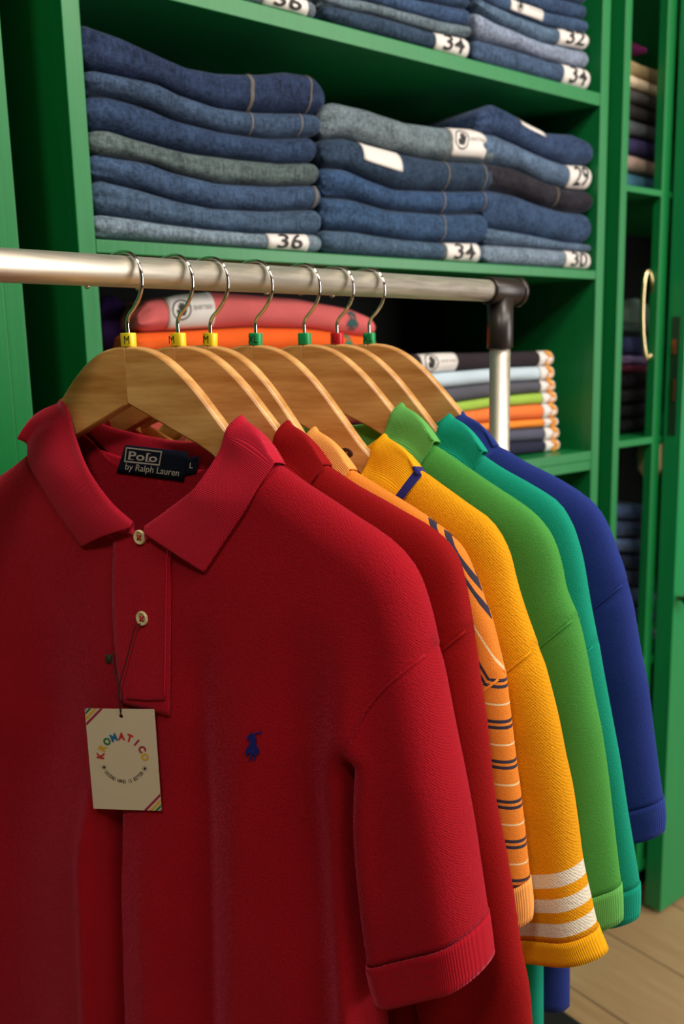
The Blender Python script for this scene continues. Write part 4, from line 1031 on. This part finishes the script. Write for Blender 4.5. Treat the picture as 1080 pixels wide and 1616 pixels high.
for k in range(n):
    a = 2*math.pi*k/n-3*math.pi/4; ca, sa = math.cos(a), math.sin(a)
    m_ = min((1-hu)/ca if ca > 1e-6 else 9, (hu)/-ca if ca < -1e-6 else 9, (1-hv)/sa if sa > 1e-6 else 9, hv/-sa if sa < -1e-6 else 9)
    bord.append((hu+ca*m_, hv+sa*m_))
cor = [(0, 0), (1, 0), (1, 1), (0, 1)]
for cx, cy in cor:
    j = min(range(n), key=lambda q: (math.atan2(bord[q][1]-hv, bord[q][0]-hu)-math.atan2(cy-hv, cx-hu))**2 if True else 0); bord[j] = (cx, cy)
for u, v in bord: V.append(tq(u, v))
for k in range(n):
    a = 2*math.pi*k/n-3*math.pi/4; V.append(tq(hu+.030*math.cos(a), hv+.0205*math.sin(a)))
for k in range(n): F.append((k, (k+1) % n, n+(k+1) % n, n+k))
card = mk('card', V, F, CARD, tagroot, smooth=False, solid=.0005)
PR = {'r': (206, 40, 56), 'y': (232, 178, 50), 'g': (24, 128, 80), 'b': (40, 116, 180), 'p': (170, 30, 80), 'd': (60, 90, 160)}
PM = {k: mat_plain('print_'+{'r': 'red', 'y': 'yellow', 'g': 'green', 'b': 'blue', 'p': 'magenta', 'd': 'deep_blue'}[k], v, .6) for k, v in PR.items()}
PO_ = .0005
def tpoly(name, pts, mat): mk(name, [tq(u, v, PO_) for u, v in pts], [tuple(range(len(pts)))], mat, card, smooth=False)
def diag(k0, k1, mat, corner):              # stripe between two parallels cutting a corner
    if corner == 0: P = [(k0, 0), (k1, 0), (0, k1*.66), (0, k0*.66)]
    else: P = [(1-k0, 1), (1-k1, 1), (1, 1-k1*.66), (1, 1-k0*.66)]
    tpoly('corner_stripe', P, mat)
for c_ in (0, 1):
    diag(.0, .03, PM['d'], c_); diag(.055, .095, PM['g'], c_); diag(.13, .175, PM['y'], c_); diag(.215, .26, PM['p'], c_)
asp_t = 160/110.0
def arc_text(txt, cu, cv, ru, ang0, ang1, size, cols, flip=False, bold=0.0, squeeze=1.0):
    for k, ch in enumerate(txt):
        if ch == ' ': continue
        a = math.radians(ang0+(ang1-ang0)*k/(len(txt)-1)); T, Ft, asp = text2d(ch, bold)
        ox, oy = ru*math.cos(a), ru*math.sin(a)
        rx, ry = (math.sin(a), -math.cos(a)) if not flip else (-math.sin(a), math.cos(a)); ux, uy = (math.cos(a), math.sin(a)) if not flip else (-math.cos(a), -math.sin(a))
        wd = size*min(asp, 1.25)*.9*squeeze; V = []
        for p_ in T:
            lx, ly = (p_[0]-.5)*wd, (p_[1]-.5)*size
            V.append(tq(cu+(ox+rx*lx+ux*ly), cv-(oy+ry*lx+uy*ly)/asp_t, PO_))
        mk('letter', V, Ft, cols[k % len(cols)], card, smooth=False)
arc_text('KROMATICO', .49, .497, .325, 172, 6, .112, [PM[c_] for c_ in 'rygbrrppy'], bold=.05)
arc_text('SECOND HAND IS BETTER', .49, .497, .325, 216, 324, .05, [INK], flip=True, bold=0.01, squeeze=.8)
for cu, cv in ((.205, .585), (.80, .588)):
    for k in range(4):
        a = math.pi*k/4; rr = .055; w_ = .0045
        tpoly('star', [(cu+rr*math.cos(a), cv+rr*math.sin(a)/asp_t), (cu-w_*math.sin(a), cv+w_*math.cos(a)/asp_t), (cu-rr*math.cos(a), cv-rr*math.sin(a)/asp_t), (cu+w_*math.sin(a), cv-w_*math.cos(a)/asp_t)], INK)
# string
STG = mat_plain('black_cord', (20, 16, 16), .7)
def sp(px, py, off): v = s1.pxs(px, py, off); return F1.O+F1.U*v.x+F1.N*(-v.y)+Vector((0, 0, v.z))-TO
kn_ = sp(188, 1084, .009)
P = [sp(222, 984, .006), sp(213, 990, .0085), sp(206, 1018, .0075), sp(196, 1055, .008), kn_, sp(188, 1105, .0105), tp(190, 1124, .0012)-TO, tp(191, 1130, .0002)-TO, tp(191, 1131, -.002)-TO]
tube('cord', [Vector(p_) for p_ in catmull(P, 5)], .00045, STG, tagroot, 8)
P = [sp(177, 1030, .0045), sp(178, 1045, .006), sp(182, 1066, .007), kn_, sp(189, 1106, .0098), tp(191, 1124, .001)-TO]
tube('cord', [Vector(p_) for p_ in catmull(P, 5)], .00045, STG, tagroot, 8)
